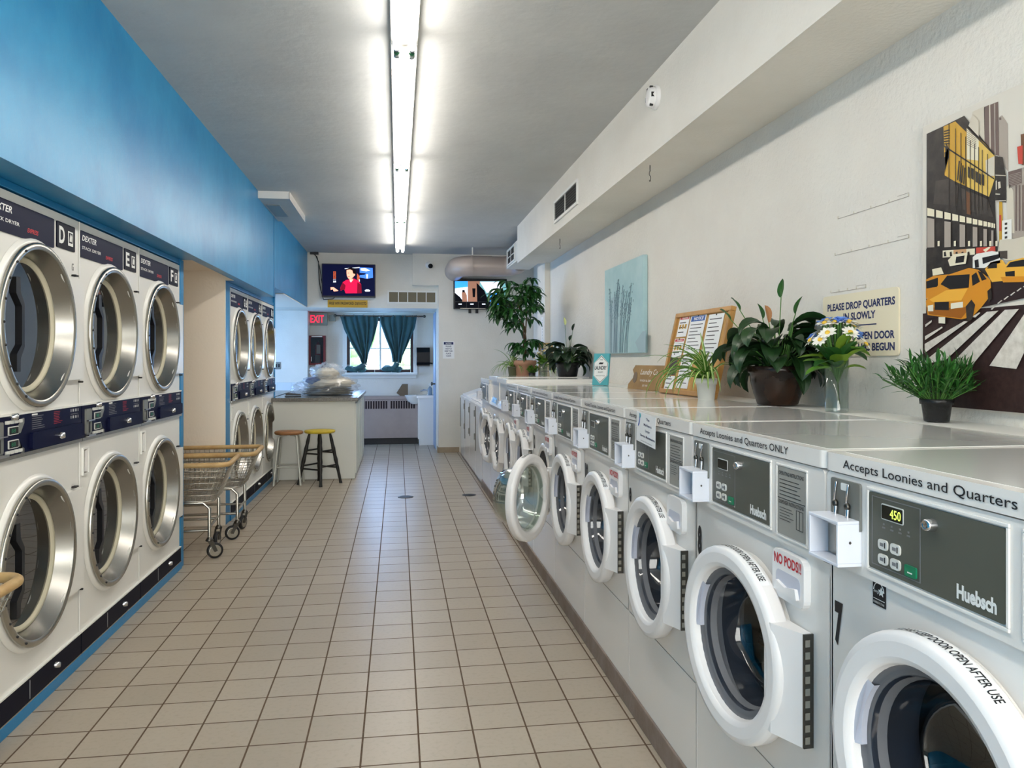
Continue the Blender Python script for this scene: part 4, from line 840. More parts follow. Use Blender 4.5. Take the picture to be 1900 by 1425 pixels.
# ---------------------------------------------------------------- wire carts
def rr_pts(x0, x1, y0, y1, r, z, n=6):
    P = []
    for cx, cy, a0 in ((x1 - r, y1 - r, 0), (x0 + r, y1 - r, 90), (x0 + r, y0 + r, 180), (x1 - r, y0 + r, 270)):
        for i in range(n + 1): a = R(a0 + 90 * i / n); P.append((cx + r * math.cos(a), cy + r * math.sin(a), z))
    return P
def make_cart(label, x, y, rz, casters):
    """origin on the floor under the middle; local +x is the end facing the aisle"""
    T = thing('laundry_cart', label, 'laundry cart', (x, y, 0), rz, 'wire laundry carts')
    Lh, Wh, zt, zb = .43, .265, .63, .385
    MB().tube(rr_pts(-Lh, Lh, -Wh, Wh, .07, zt), .017, 'wood_tan', 10, True).build('rim', T)
    b = MB(); top = rr_pts(-Lh, Lh, -Wh, Wh, .07, zt); bot = rr_pts(-Lh + .1, Lh - .1, -Wh + .06, Wh - .06, .05, zb)
    for k in range(1, 7):
        f = k / 6; b.tube([Vector(a).lerp(Vector(c), f) for a, c in zip(top, bot)], .0028 if k < 6 else .005, 'steel', 5, True)
    def per(P, m_):
        out = []; L_ = [Vector(p) for p in P] + [Vector(P[0])]; tot = sum((L_[i + 1] - L_[i]).length for i in range(len(P)))
        for k in range(m_):
            d = tot * k / m_; i = 0
            while d > (L_[i + 1] - L_[i]).length and i < len(P) - 1: d -= (L_[i + 1] - L_[i]).length; i += 1
            out.append(L_[i].lerp(L_[i + 1], d / max(1e-9, (L_[i + 1] - L_[i]).length)))
        return out
    for a, c in zip(per(top, 72), per(bot, 72)): b.tube([a, c], .0022, 'steel', 4)
    for k in range(14): yy = -Wh + .075 + k * (2 * Wh - .15) / 13; b.tube([(-Lh + .1, yy, zb), (Lh - .1, yy, zb)], .0022, 'steel', 4)
    for k in range(18): xx = -Lh + .115 + k * (2 * Lh - .23) / 17; b.tube([(xx, -Wh + .06, zb), (xx, Wh - .06, zb)], .0022, 'steel', 4)
    b.build('wire_basket', T)
    b = MB(); lx, ly = .3, .195
    for sy in (-1, 1): b.tube([(-lx, sy * ly, .13), (-lx, sy * ly, zb - .05), (-lx + .04, sy * ly, zb - .012), (lx - .04, sy * ly, zb - .012), (lx, sy * ly, zb - .05), (lx, sy * ly, .13)], .0115, 'steel', 10)
    for sx in (-1, 1): b.tube([(sx * lx, -ly, .21), (sx * lx, ly, .21)], .009, 'steel', 8)
    for sy in (-1, 1): b.tube([(-lx, sy * ly, .19), (lx, sy * ly, .19)], .009, 'steel', 8)
    b.build('frame', T)
    k = 0
    for sx in (-1, 1):
        for sy in (-1, 1):
            m4 = Matrix.Translation((sx * lx, sy * ly, 0)) @ Matrix.Rotation(R(casters[k]), 4, 'Z'); k += 1
            f = MB(m4); f.lathe([(.022, .118), (.026, .125), (.012, .145), (0, .146)], 'dark_steel', 14); f.prism([(-.012, .12), (.022, .12), (.05, .05), (.03, .045)], -.02, -.017, 'dark_steel').prism([(-.012, .12), (.022, .12), (.05, .05), (.03, .045)], .017, .02, 'dark_steel')
            ca = f.build('caster', T)
            f = MB(m4); f.lathe([(.02, -.013), (.046, -.014), (.052, -.009), (.052, .009), (.046, .014), (.02, .013)], 'rubber_black', 24, (.035, 0, .0525), 'y').lathe([(0, -.013), (.032, -.0145), (.036, -.0146), (.038, -.0142)], 'steel', 20, (.035, 0, .0525), 'y').lathe([(0, .013), (.032, .0145), (.036, .0146), (.038, .0142)], 'steel', 20, (.035, 0, .0525), 'y'); f.build('wheel', ca)
    return T
make_cart('wire laundry cart with tan rim in the recess, nearer the camera', -1.55, 5.52, R(4), (40, -70, 20, -100))
make_cart('wire laundry cart with tan rim in the recess, farther of the pair', -1.48, 6.085, R(3), (60, -40, 200, -110))
make_cart('wire laundry cart at the lower left edge, only a rim corner showing', -1.60, 2.385, R(0), (30, -60, 100, 70))
T = thing('floor_drain', 'round dark drain cover in the middle of the tile floor', 'drain', (.075, 7.48, .0005))
MB().lathe([(.075, 0), (.075, .003), (.06, .004)], 'dark_steel', 24).build('ring', T); MB().lathe([(.06, .003), (0, .003)], 'rubber_black', 24).build('grate', T)
b = MB(); b.lathe([(.07, .001), (.055, .004), (0, .005)], 'rubber_black', 16); tag(b.build('floor_plug', loc=(.69, 7.5, 0)), 'small dark cap on the floor near the washer plinth', 'floor cap')
# ---------------------------------------------------------------- things on the right wall
def onwall(name, T, mb): return mb.build(name, T)
T = thing('city_poster', 'big street photo print with yellow taxis and a crosswalk, cut by the right edge', 'poster', (XR, 1.66, 1.176))
O = Matrix.Translation((-XR, -1.66, -1.176)); PX = XR - .022
b = MB(O); b.box(PX, XR - .001, 1.05, 2.262, 1.176, 2.072, 'photo_sky').box(PX - .0006, PX, 1.05, 2.262, 1.176, 1.47, 'photo_asphalt')
za = lambda x, y: (1700 + x / 4.75, 180 + y / 4.75); zb_ = lambda x, y: (1700 + x / 4.19, 440 + y / 4.19)
def pp(k, col, pts, z=za):
    V = []
    for p in pts:
        q = at(*z(*p), X=PX); V.append((PX - .0005 * (k + 1), min(2.261, max(1.051, q.y)), min(2.071, max(1.177, q.z))))
    b.add(V, [tuple(range(len(V)))], 'photo_' + col)
# towers
pp(1, 'pale', [(500, 130), (605, 80), (605, 420), (480, 300)]); pp(1, 'tower', [(600, 90), (645, 70), (650, 500), (605, 420)]); pp(1, 'pale', [(645, 70), (655, 70), (660, 500), (650, 500)]); pp(1, 'tower', [(655, 68), (725, 40), (735, 520), (660, 500)]); pp(2, 'towerl', [(690, 60), (700, 55), (705, 520), (695, 520)])
pp(1, 'towerl', [(730, 180), (760, 160), (810, 235), (815, 660), (735, 560)]); pp(2, 'tower', [(735, 185), (752, 178), (755, 200), (738, 205)])
pp(1, 'towerl', [(815, 660), (950, 620), (1300, 560), (1300, 1250), (820, 1250)]); pp(2, 'tower', [(815, 660), (935, 628), (935, 760), (820, 800)]); pp(2, 'pale', [(800, 790), (830, 770), (860, 830), (870, 1200), (810, 1200)])
for i in range(9): pp(3, 'towerl', [(825, 690 + i * 14), (930, 660 + i * 14), (930, 664 + i * 14), (825, 694 + i * 14)])
for i in range(14): pp(3, 'tower', [(880 + 30 * i, 780), (892 + 30 * i, 770), (892 + 30 * i, 1180), (880 + 30 * i, 1180)])
pp(2, 'gold', [(735, 920), (762, 920), (775, 1330), (735, 1330)]); pp(3, 'red', [(737, 1040), (755, 1040), (756, 1180), (737, 1180)])
# glass building at the left
pp(4, 'dark', [(98, 326), (250, 255), (430, 165), (700, 510), (700, 900), (720, 1330), (98, 1430)])
pp(5, 'gold', [(248, 262), (352, 215), (450, 310), (455, 790), (340, 740), (258, 690)]); pp(5, 'goldl', [(452, 260), (620, 420), (700, 510), (700, 720), (650, 880), (450, 790)])
pp(6, 'cream', [(455, 262), (560, 370), (560, 560), (455, 550)]); pp(6, 'pale', [(620, 560), (700, 520), (700, 700), (625, 690)]); pp(6, 'pale', [(470, 255), (505, 150), (560, 215), (560, 350)])
rd = random.Random(5)
for i in range(8): pp(7, 'dark', [(258 + i * 4, 690 - i * 18), (250 + 3 * i, 560 - i * 24), (300 - i, 500 - 8 * i), (264 + 5 * i, 640 - 16 * i)] if i % 2 else [(370 + 9 * i, 730 + 6 * i), (385 + 8 * i, 560 + 10 * i), (396 + 8 * i, 565 + 10 * i), (380 + 9 * i, 735 + 6 * i)])
for i in range(6): pp(7, 'dark', [(252, 300 + 22 * i), (300, 285 + 24 * i), (310, 295 + 24 * i), (256, 310 + 22 * i)])
for i in range(8): pp(7, 'tower', [(458, 290 + 18 * i), (540, 350 + 15 * i), (540, 354 + 15 * i), (458, 294 + 18 * i)])
for x in (300, 358, 405, 448, 488, 526, 562, 594, 640): pp(8, 'dark', [(x - 3, 230 + (x - 300) * .8), (x + 3, 232 + (x - 300) * .8), (x + 3, 1000), (x - 3, 1000)])
pp(8, 'dark', [(250, 420), (700, 715), (700, 728), (250, 436)]); pp(8, 'dark', [(455, 255), (700, 500), (700, 516), (455, 272)]); pp(8, 'dark', [(352, 745), (700, 905), (700, 930), (352, 770)])
for x0, x1, y in ((468, 484, 650), (497, 520, 662), (535, 556, 690), (565, 583, 710), (590, 612, 715)): pp(9, 'dark', [(x0, y - 40), (x1, y - 28), (x1, y + 70), (x0, y + 55)])
pp(6, 'mid', [(180, 740), (300, 720), (380, 760), (370, 960), (160, 940)]); pp(6, 'mid', [(400, 800), (640, 900), (690, 1060), (420, 990)]); pp(7, 'brown', [(450, 830), (490, 850), (490, 1040), (455, 1030)])
n = 12
for i in range(n):
    f0, f1 = i / n, (i + .8) / n; g = lambda f: 100 + 600 * (1 - (1 - f) ** 1.6)
    x0, x1 = g(f0) + 8, g(f1) + 8; t0 = 975 + .235 * (x0 - 100); t1 = 975 + .235 * (x1 - 100)
    pp(8, 'cream', [(x0, t0), (x1, t1), (x1, t1 + 72 - .05 * x1), (x0, t0 + 76 - .05 * x0)])
    if i % 2 == 0: pp(8, 'towerl', [(x0, t0 + 92 - .04 * x0), (x1, t1 + 90 - .04 * x1), (x1, 1328 - .02 * x1), (x0, 1330 - .02 * x0)])
    else: pp(8, 'cream', [(x0 + 14, 1270), (x0 + 32, 1268), (x0 + 32, 1315), (x0 + 14, 1316)])
pp(5, 'dark', [(705, 520), (770, 530), (800, 700), (800, 930), (705, 915)]); pp(6, 'pale', [(705, 685), (800, 690), (800, 697), (705, 692)]); pp(6, 'pale', [(705, 912), (802, 910), (802, 918), (705, 920)])
pp(7, 'pale', [(712, 740), (722, 735), (722, 815), (712, 820)]); pp(7, 'pale', [(732, 750), (752, 745), (757, 800), (735, 810)]); pp(7, 'pale', [(708, 850), (750, 853), (750, 862), (708, 860)])
pp(5, 'bus', [(765, 1090), (850, 1075), (850, 1250), (765, 1320)])
for i in range(4): pp(6, 'dark', [(790, 1110 + 40 * i), (812, 1105 + 40 * i), (812, 1125 + 40 * i), (790, 1130 + 40 * i)])
pp(5, 'pale', [(870, 1250), (1300, 1150), (1300, 1400), (860, 1400)])
# traffic light
pp(6, 'brown', [(930, 330), (975, 320), (975, 600), (940, 600)]); pp(7, 'red', [(900, 440), (950, 425), (950, 590), (912, 590)])
# street level (second zoom frame)
Z = zb_
pp(6, 'dark', [(85, 90), (640, 70), (640, 300), (85, 330)], Z); pp(7, 'cream', [(215, 105), (465, 88), (465, 135), (215, 160)], Z); pp(8, 'skin', [(300, 100), (400, 92), (400, 145), (300, 152)], Z)
for i in range(5): pp(9, 'dark', [(225 + 46 * i, 118), (240 + 46 * i, 112), (246 + 46 * i, 148), (228 + 46 * i, 150)], Z)
pp(7, 'red', [(475, 82), (625, 72), (625, 118), (475, 128)], Z); pp(8, 'cream', [(530, 100), (575, 76), (590, 80), (550, 118)], Z)
pp(7, 'pale', [(660, 20), (840, 10), (1100, 10), (1100, 180), (700, 180), (640, 130)], Z); pp(8, 'mid', [(650, 110), (720, 105), (720, 170), (650, 160)], Z)
pp(8, 'bus', [(450, 155), (480, 130), (600, 108), (660, 118), (665, 200), (540, 240), (450, 240)], Z); pp(9, 'glass', [(465, 180), (495, 172), (500, 235), (470, 240)], Z); pp(9, 'glass', [(525, 160), (655, 132), (655, 165), (530, 210)], Z)
def taxi(x, y, s, k):
    t = lambda *pts: [(x + a * s * 1.1, y + c * s) for a, c in pts]
    pp(k, 'taxi', t((0, 170), (20, 130), (80, 60), (120, 15), (175, -5), (230, -25), (280, -15), (320, 20), (345, 45), (350, 130), (300, 200), (250, 260), (190, 275), (10, 250)), Z)
    pp(k + 1, 'glass', t((80, 70), (115, 20), (235, 12), (230, 90), (130, 100)), Z); pp(k + 1, 'glass', t((245, 20), (270, 0), (290, 55), (250, 80)), Z); pp(k + 1, 'glass', t((278, -8), (300, 0), (325, 40), (300, 50)), Z)
    pp(k + 1, 'taxil', t((20, 160), (110, 105), (225, 95), (190, 165), (40, 175)), Z); pp(k + 1, 'taxid', t((5, 205), (190, 210), (250, 190), (190, 270), (20, 245)), Z)
    pp(k + 2, 'glass', t((48, 175), (125, 172), (125, 222), (50, 220)), Z); pp(k + 2, 'lamp', t((12, 195), (42, 190), (42, 228), (14, 228)), Z); pp(k + 2, 'lamp', t((135, 182), (200, 172), (200, 205), (135, 215)), Z)
    pp(k + 2, 'dark', t((215, 200), (245, 160), (265, 190), (250, 275), (220, 290)), Z); pp(k + 2, 'dark', t((330, 110), (350, 90), (355, 150), (335, 180)), Z); pp(k + 2, 'lamp', t((70, 262), (105, 262), (105, 300), (70, 298)), Z)
    pp(k + 2, 'cream', t((120, -70), (150, -105), (225, -115), (215, -50), (130, -35)), Z); pp(k + 3, 'glass', t((165, -90), (210, -98), (205, -60), (160, -52)), Z)
pp(8, 'taxi', [(85, 330), (150, 300), (260, 290), (270, 340), (180, 420), (85, 480)], Z); pp(9, 'glass', [(88, 345), (180, 315), (180, 385), (90, 400)], Z); pp(9, 'cream', [(135, 250), (205, 235), (225, 285), (140, 300)], Z)
pp(8, 'taxil', [(545, 250), (590, 195), (680, 175), (710, 220), (690, 340), (600, 350)], Z); pp(9, 'glass', [(560, 245), (600, 205), (640, 200), (640, 240)], Z)
pp(9, 'taxil', [(670, 270), (730, 190), (840, 160), (1000, 180), (1000, 340), (690, 350)], Z); pp(10, 'glass', [(712, 235), (745, 195), (840, 175), (900, 180), (900, 225)], Z); pp(10, 'glass', [(705, 270), (780, 262), (780, 305), (708, 305)], Z); pp(10, 'taxi', [(670, 310), (1000, 300), (1000, 345), (690, 352)], Z)
pp(7, 'asphaltd', [(85, 480), (600, 330), (1100, 330), (1100, 420), (85, 640)], Z)
taxi(86, 273, 1.33, 10)
pp(8, 'stripe', [(590, 560), (625, 532), (632, 535), (600, 565)], Z)
for i in range(5): pp(8, 'stripe', [(640 + 50 * i, 515 - 32 * i), (672 + 50 * i, 490 - 32 * i), (682 + 50 * i, 492 - 32 * i), (650 + 50 * i, 519 - 32 * i)], Z)
for P_ in ([(440, 620), (500, 585), (510, 588), (470, 625)], [(80, 680), (130, 645), (130, 660), (80, 700)], [(78, 770), (210, 695), (215, 705), (78, 800)], [(76, 830), (380, 655), (420, 650), (76, 900)], [(80, 960), (560, 580), (650, 572), (240, 955), (80, 985)], [(290, 975), (700, 565), (810, 558), (445, 995)], [(580, 1000), (850, 600), (1000, 580), (790, 1025)], [(960, 1040), (1180, 600), (1300, 600), (1200, 1060)]):
    pp(8, 'stripe', P_, Z)
b.build('print', T)
T = thing('canvas_print', 'unframed pale blue canvas of dried flower stalks on the right wall', 'picture', (XR, 5.58, 1.37))
O = Matrix.Translation((-XR, -5.58, -1.37)); PX = XR - .036
b = MB(O); b.box(PX, XR - .001, 5.09, 6.075, 1.37, 2.045, 'canvas_blue'); b.build('canvas', T, .004)
b = MB(O); rd = random.Random(8)
zc_ = lambda x, y: (1080 + x / 4.453, 460 + y / 4.453)
b.add([(PX - .001, p.y, p.z) for p in (at(*zc_(*p), X=PX) for p in ((470, 860), (440, 780), (500, 690), (528, 680), (524, 865)))], [(0, 1, 2, 3, 4)], 'canvas_lilac')
b.add([(PX - .001, p.y, p.z) for p in (at(*zc_(*p), X=PX) for p in ((222, 870), (222, 430), (270, 400), (300, 640), (300, 870)))], [(0, 1, 2, 3, 4)], 'canvas_lilac')
for i in range(15):
    x0 = rd.uniform(228, 375); x1 = 225 + (x0 - 225) * 1.35 + rd.uniform(-22, 25); y1 = rd.uniform(240, 460)
    P_ = [at(*zc_(x0 + (x1 - x0) * t ** 1.6, 865 + (y1 - 865) * t), X=PX - .002) for t in (0, .25, .5, .75, 1)]
    b.tube(P_, .0022, 'stem_ink', 4)
    for k in range(18):
        t = rd.uniform(.55, 1.0); c = at(*zc_(x0 + (x1 - x0) * t ** 1.6 + rd.gauss(0, 6), 865 + (y1 - 865) * t), X=PX - .0015); b.ball(c, (.001, rd.uniform(.004, .009), rd.uniform(.004, .01)), 'stem_ink', 6, 4)
b.build('painted_stalks', T)
T = thing('wall_sign', 'cream plastic sign asking to drop quarters in slowly', 'sign', (XR, 2.64, 1.333))
b = MB(Matrix.Translation((0, .237, -1.333 + 0)) @ Matrix.Rotation(R(-90), 4, 'Z'))
b.rplate(0, .472, 1.335, 1.572, -.008, -.001, 'photo_cream', .014)
for t, x, z, w_ in (('PLEASE DROP QUARTERS', .245, 1.513, .42), ('IN SLOWLY', .245, 1.472, .2), ('DO NOT OPEN DOOR', .26, 1.397, .385), ('AFTER IT HAS BEGUN', .26, 1.355, .385)): b.text(t, x, z, .026, 'navy_ink', -.0086, w_, 'c', bold=.035)
b.box(.15, .35, -.0086, -.008, 1.447, 1.4515, 'navy_ink')
b.build('board', T)
b = MB()
for z0, y0, y1 in ((2.0 - .13, 2.36, 2.78), (1.73, 2.36, 2.80), (1.585, 2.6, 2.83)):
    b.box(XR - .002, XR, y0, y1, z0, z0 + .0012, 'photo_towerl').box(XR - .0015, XR, y0, y0 + .06, z0 + .012, z0 + .013, 'photo_towerl')
    for k in range(5): y = y0 + (y1 - y0) * k / 4; b.box(XR - .002, XR, y, y + .003, z0, z0 + .01, 'photo_pale')
tag(b.build('adhesive_marks'), 'old adhesive strip marks on the wall above the quarters sign', 'wall marks')
b = MB(MX(1.64, 8.72, 1.41)); b.box(0, .12, -.002, 0, 0, .4, 'sheet_white')
for k in range(9): b.text('LAUNDRYNO'[k], .05, .36 - k * .036, .024, 'ink_dark', -.0026, .03)
b.box(.03, .1, -.003, -.002, -.12, -.01, 'cab_red'); tag(b.build('paper_strip'), 'tall narrow paper strip with letters on the boxed pipe column', 'sign')
# ---------------------------------------------------------------- leaning signs on the washer tops
ZT = 1.1375
def lean(base_l, base_r, dx_top, h, z=ZT):
    """frame standing on a line from base_l to base_r (seen left to right), top pushed back by dx_top"""
    l, r = Vector((*base_l, z)), Vector((*base_r, z)); u = (r - l); w_ = u.length; u.normalize(); n = Vector((-u.y, u.x, 0))   # away from the viewer
    up = (Vector((0, 0, h)) + n * dx_top).normalized(); back = u.cross(up) * -1
    if back.dot(n) < 0: back = -back
    m4 = Matrix((( u.x, back.x, up.x, l.x), (u.y, back.y, up.y, l.y), (u.z, back.z, up.z, l.z), (0, 0, 0, 1)))
    return m4, w_, math.hypot(h, dx_top)
m4, w_, h_ = lean((1.44, 4.10), (1.465, 3.43), .10, .437, ZT + .002)
T = thing('cork_board', 'oak-framed cork notice board leaning on the wall behind the spider plant', 'notice board', m4.to_translation()); T.matrix_world = m4
MB().box(.02, w_ - .02, .006, .014, .02, h_ - .02, 'wood_cork').build('cork', T); MB().frame(0, w_, 0, h_, .024, -.008, .02, 'oak_frame').build('frame', T, .003)
def paper(x, z, pw, ph, label, col='sheet_white', head=None, hcol='blue_ink', n=7, tilt=0, extra=None, off=0):
    p = MB(m4 @ Matrix.Translation((x, .0035 - off, z)) @ Matrix.Rotation(R(tilt), 4, 'Y')); p.box(0, pw, -.0005, .0005, 0, ph, col)
    if head: p.box(pw * .06, pw * .94, -.0009, -.0005, ph * .84, ph * .97, hcol).text(head, pw * .55, ph * .87, ph * .075, 'print_white', -.0012, pw * .6, 'c', bold=.03)
    if n: p.lines(pw * .1, pw * .9, ph * (.8 if head else .94), ph * .1, n, 'ink_dark' if col != 'mid' else 'print_white', -.0009, .22, True, int(x * 1000))
    if extra: extra(p, pw, ph)
    p.ball((pw / 2, -.002, ph - .004), .004, 'dark_steel', 6, 4)
    tag(p.build('pinned_notice'), label, 'notice', 'papers pinned on the cork board')
def icons(p, w, h):
    for i in range(3): p.box(w * (.12 + .28 * i), w * (.3 + .28 * i), -.0009, -.0005, h * .38, h * .6, 'photo_gold')
paper(.05, .315, .13, .115, 'white notice with a red heading, top left corner of the cork board', head='WARNING', hcol='red_ink', n=3, extra=icons)
paper(.045, .2, .13, .105, 'white notice with a red heading, below the top left one on the cork board', head='WARNING', hcol='red_ink', n=2, extra=icons, off=.0012)
paper(.2, .215, .19, .212, 'white paper with a blue NOTICE heading on the cork board', head='NOTICE', n=8, off=.0012)
paper(.42, .17, .17, .25, 'tall white paper at the right side of the cork board', n=10)
paper(.04, .1, .1, .12, 'small dark card with a photo low on the cork board', 'photo_mid', head='OPEN', n=3, tilt=-3)
paper(.19, .035, .15, .175, 'white paper low in the middle of the cork board', n=7, head=None)
paper(.035, .012, .12, .085, 'small white paper in the bottom left corner of the cork board', n=3, off=.002)
m4, w_, h_ = lean((1.46, 4.78), (1.52, 4.24), .03, .15)
T = thing('wooden_sign', 'arrow-shaped wooden plank sign with white script beside the cork board', 'sign', m4.to_translation()); T.matrix_world = m4
MB().prism([(0, 0), (w_, 0), (w_, h_), (.06, h_), (.03, h_ * .8), (.075, h_ * .55), (.0, .03)], 0, .018, 'wood_sign').build('board', T, .003)
b = MB(); b.text('Laundry Co', .16, .095, .034, 'print_white', -.001, .24, bold=.0, slant=.25).text('WASH & DRY', .17, .05, .014, 'print_white', -.001, .17).text('EST 1970', .22, .02, .012, 'print_white', -.001, .07).prism([(.09 + .03 * math.cos(R(20 * i)), .075 + .035 * math.sin(R(20 * i))) for i in range(18)], -.002, -.0005, 'tag_brown'); b.build('lettering', T)
m4, w_, h_ = lean((1.375, 5.36), (1.465, 5.27), .03, .226, ZT + .003)
T = thing('laundry_sign', 'small teal sign with a white pointed badge reading LAUNDRY', 'sign', m4.to_translation()); T.matrix_world = m4
MB().box(0, w_, 0, .016, 0, h_, 'teal_sign').build('board', T, .002)
b = MB(); c = w_ / 2
def hexa(k): return [(c, .012 + (1 - k) * .1), (w_ - .006 - (1 - k) * .05, .07), (w_ - .006 - (1 - k) * .05, .16), (c, h_ - .012 - (1 - k) * .1), (.006 + (1 - k) * .05, .16), (.006 + (1 - k) * .05, .07)]
b.prism(hexa(1), -.0012, 0, 'print_white').prism(hexa(.94), -.0016, -.0012, 'print_black').prism(hexa(.89), -.002, -.0016, 'print_white')
b.text('LAUNDRY', c, .112, .026, 'print_black', -.0026, w_ * .76, 'c', bold=.03).text('ROOM', c, .088, .012, 'print_black', -.0026, w_ * .3, 'c').text('WASH DRY FOLD', c, .064, .008, 'print_black', -.0026, w_ * .6, 'c').text('THE', c, .178, .01, 'print_black', -.0026, w_ * .2, 'c').prism([(c - .02, .15), (c + .012, .15), (c + .022, .162), (c - .01, .164)], -.0026, -.002, 'print_black')
b.build('badge', T); MB().prism([(.016, .19), (.02, .19), (.09, .0), (.08, .0)], c - .012, c + .012, 'tag_brown', 'x').build('easel', T)
T = thing('picture_frame', 'narrow oak picture frame standing behind the far flower vase', 'picture frame', (1.43, 7.78, ZT), R(-12))
MB().frame(0, .15, 0, .36, .022, 0, .02, 'wood_tan').build('frame', T, .002); MB().box(.02, .13, .006, .016, .02, .34, 'photo_cream').lines(.03, .12, .32, .05, 8, 'taupe', .0055, .4, True, 2).build('picture', T)
# ---------------------------------------------------------------- plants
def leaf(b, base, az, el, L, wd, m, droop=1.2, n=8, fold=.25, prof=None, twist=0, m2=None):
    """blade that starts at base in direction (azimuth, elevation) and bends down by droop over its length"""
    az = R(az); p = Vector(base); V = []; e = R(el); st = L / n; side = Vector((-math.sin(az), math.cos(az), 0))
    if twist: side = (side + Vector((0, 0, math.sin(twist)))).normalized()
    prof = prof or (lambda t: max(.02, math.sin(math.pi * min(1, t * .93 + .07)) ** .8))
    for i in range(n + 1):
        t = i / n; d = Vector((math.cos(az) * math.cos(e), math.sin(az) * math.cos(e), math.sin(e)))
        up = Vector((-math.cos(az) * math.sin(e), -math.sin(az) * math.sin(e), math.cos(e)))
        h = wd / 2 * prof(t); V += [p - side * h + up * (h * fold), p - side * (h * .33), p + side * (h * .33), p + side * h + up * (h * fold)]
        p = p + d * st; e -= droop / n
    for c in range(3):
        b.add(V, [(4 * i + c, 4 * i + c + 1, 4 * i + c + 5, 4 * i + c + 4) for i in range(n)], m2 if (m2 and c == 1) else m, True)
    return p
def pot(T, prof, m, soil_z, soil_r, n=36):
    MB().lathe(prof, m, n, cap0=True).build('pot', T); MB().lathe([(soil_r, soil_z), (0, soil_z + .008)], 'soil', 20).build('soil', T)
def peace_lily(label, loc, s, m, prof, pm, sz, sr, seed, n=46, flowers=(), spread=1.0, size=1.0):
    T = thing('peace_lily', label, 'potted plant', loc); pot(T, prof, pm, sz, sr); rd = random.Random(seed); b = MB(); st = MB()
    for i in range(n):
        az = rd.uniform(0, 360); k = rd.random(); el = 88 - 72 * k; L = s * rd.uniform(.12, .95) * (1 - .3 * k); a = R(az)
        bx = Vector((.04 * math.cos(a), .04 * math.sin(a), sz)); e = R(el); mid = bx + Vector((math.cos(a) * math.cos(e), math.sin(a) * math.cos(e), math.sin(e) + .12)) * L * .62 * spread
        if loc[0] + mid.x + .06 > XR - .03: mid.x = XR - .1 - loc[0]
        st.tube([bx, bx.lerp(mid, .5) + Vector((0, 0, .015)), mid], .0025, 'stem_green', 5)
        leaf(b, mid, az + rd.uniform(-25, 25), el * .55 - 8, s * rd.uniform(.45, .62) * size, s * rd.uniform(.2, .29) * size, m, rd.uniform(1.3, 2.4), fold=.35, twist=rd.uniform(-.4, .4))
    for f in range(0 if not flowers else len(flowers)):
        az, el, L, col = flowers[f]; a = R(az); e = R(el); bx = Vector((0, 0, sz)); tip = bx + Vector((math.cos(a) * math.cos(e), math.sin(a) * math.cos(e), math.sin(e))) * L
        st.tube([bx, bx.lerp(tip, .5), tip], .002, 'stem_green', 5)
        q = MB(); leaf(q, tip, az, el + 10, .075, .032, col, .6, fold=.5, twist=.6); q.build('spathe', T)
    for v in b.v:                                   # keep leaves on this side of the wall
        if v.x + loc[0] > XR - .012: v.x = XR - .012 - loc[0]
        if v.z < .004: v.z = .004
    b.build('foliage', T); st.build('stems', T)
    return T
BZ = [(.074, 0), (.08, .004), (.096, .05), (.108, .1), (.112, .128), (.118, .13), (.121, .157), (.114, .158), (.108, .13)]
peace_lily('large dark peace lily in a bronze-black glazed pot beside the flower vase', (1.535, 2.95, ZT), .3, 'leaf_dark', BZ, 'pot_bronze', .14, .108, 4, 88, ((112, 52, .33, 'leaf_mid'), (115, 42, .33, 'leaf_mid'), (100, 66, .24, 'leaf_mid'), (262, 82, .30, 'leaf_mid'), (200, 76, .2, 'spathe_brown'), (285, 66, .25, 'leaf_mid')))
BZ2 = [(.08, 0), (.085, .004), (.095, .06), (.1, .1), (.106, .102), (.108, .125), (.1, .126), (.097, .1)]
peace_lily('dark peace lily in a big black pot at the far end of the washer tops', (1.50, 6.72, 1.172), .3, 'leaf_fern', BZ2, 'pot_black', .11, .095, 9, 52, ((100, 80, .36, 'leaf_cream'), (270, 55, .36, 'leaf_fern'), (262, 40, .32, 'leaf_fern')))
def spider(label, loc, prof, pm, sz, sr, seed, n, s, wd, m='leaf_spider', az0=0, az1=360, long=()):
    T = thing('spider_plant', label, 'potted plant', loc); pot(T, prof, pm, sz, sr, 28); rd = random.Random(seed); b = MB()
    pr = lambda t: max(.05, (1 - t) ** .5 * min(1, .55 + t * 3))
    for i in range(n):
        az = rd.uniform(az0, az1); el = rd.uniform(30, 86)
        leaf(b, (rd.uniform(-.015, .015), rd.uniform(-.015, .015), sz), az, el, s * rd.uniform(.5, 1.1), wd * rd.uniform(.7, 1.1), m, rd.uniform(1.2, 2.7), 14, .5, pr, m2='leaf_cream')
    for az, el, L, dr in long: leaf(b, (0, 0, sz), az, el, L, wd, m, dr, 18, .5, pr, m2='leaf_cream')
    for v in b.v:
        if v.z < .004: v.z = .004
        if v.x + loc[0] > XR - .015: v.x = XR - .015 - loc[0]
    b.build('foliage', T); return T
WP = [(.036, 0), (.037, .003), (.044, .07), (.048, .071), (.05, .098), (.045, .099), (.043, .075)]
spider('striped spider plant in a small white pot in front of the cork board', (1.40, 3.36, ZT), WP, 'pot_white', .085, .043, 6, 38, .32, .021, az0=95, az1=300, long=((110, 62, .42, 2.4), (120, 45, .38, 2.2), (100, 80, .4, 2.9), (130, 70, .3, 1.2), (150, 50, .4, 2.6), (95, 35, .36, 1.9), (250, 50, .24, 2.2), (170, 60, .34, 2.8), (90, 86, .24, .5)))
spider('spider plant in a small olive pot, leftmost on the washer tops', (1.165, 7.78, ZT), [(.04, 0), (.052, .1), (.056, .1), (.056, .115), (.05, .115)], 'pot_olive', .1, .05, 12, 34, .3, .018)
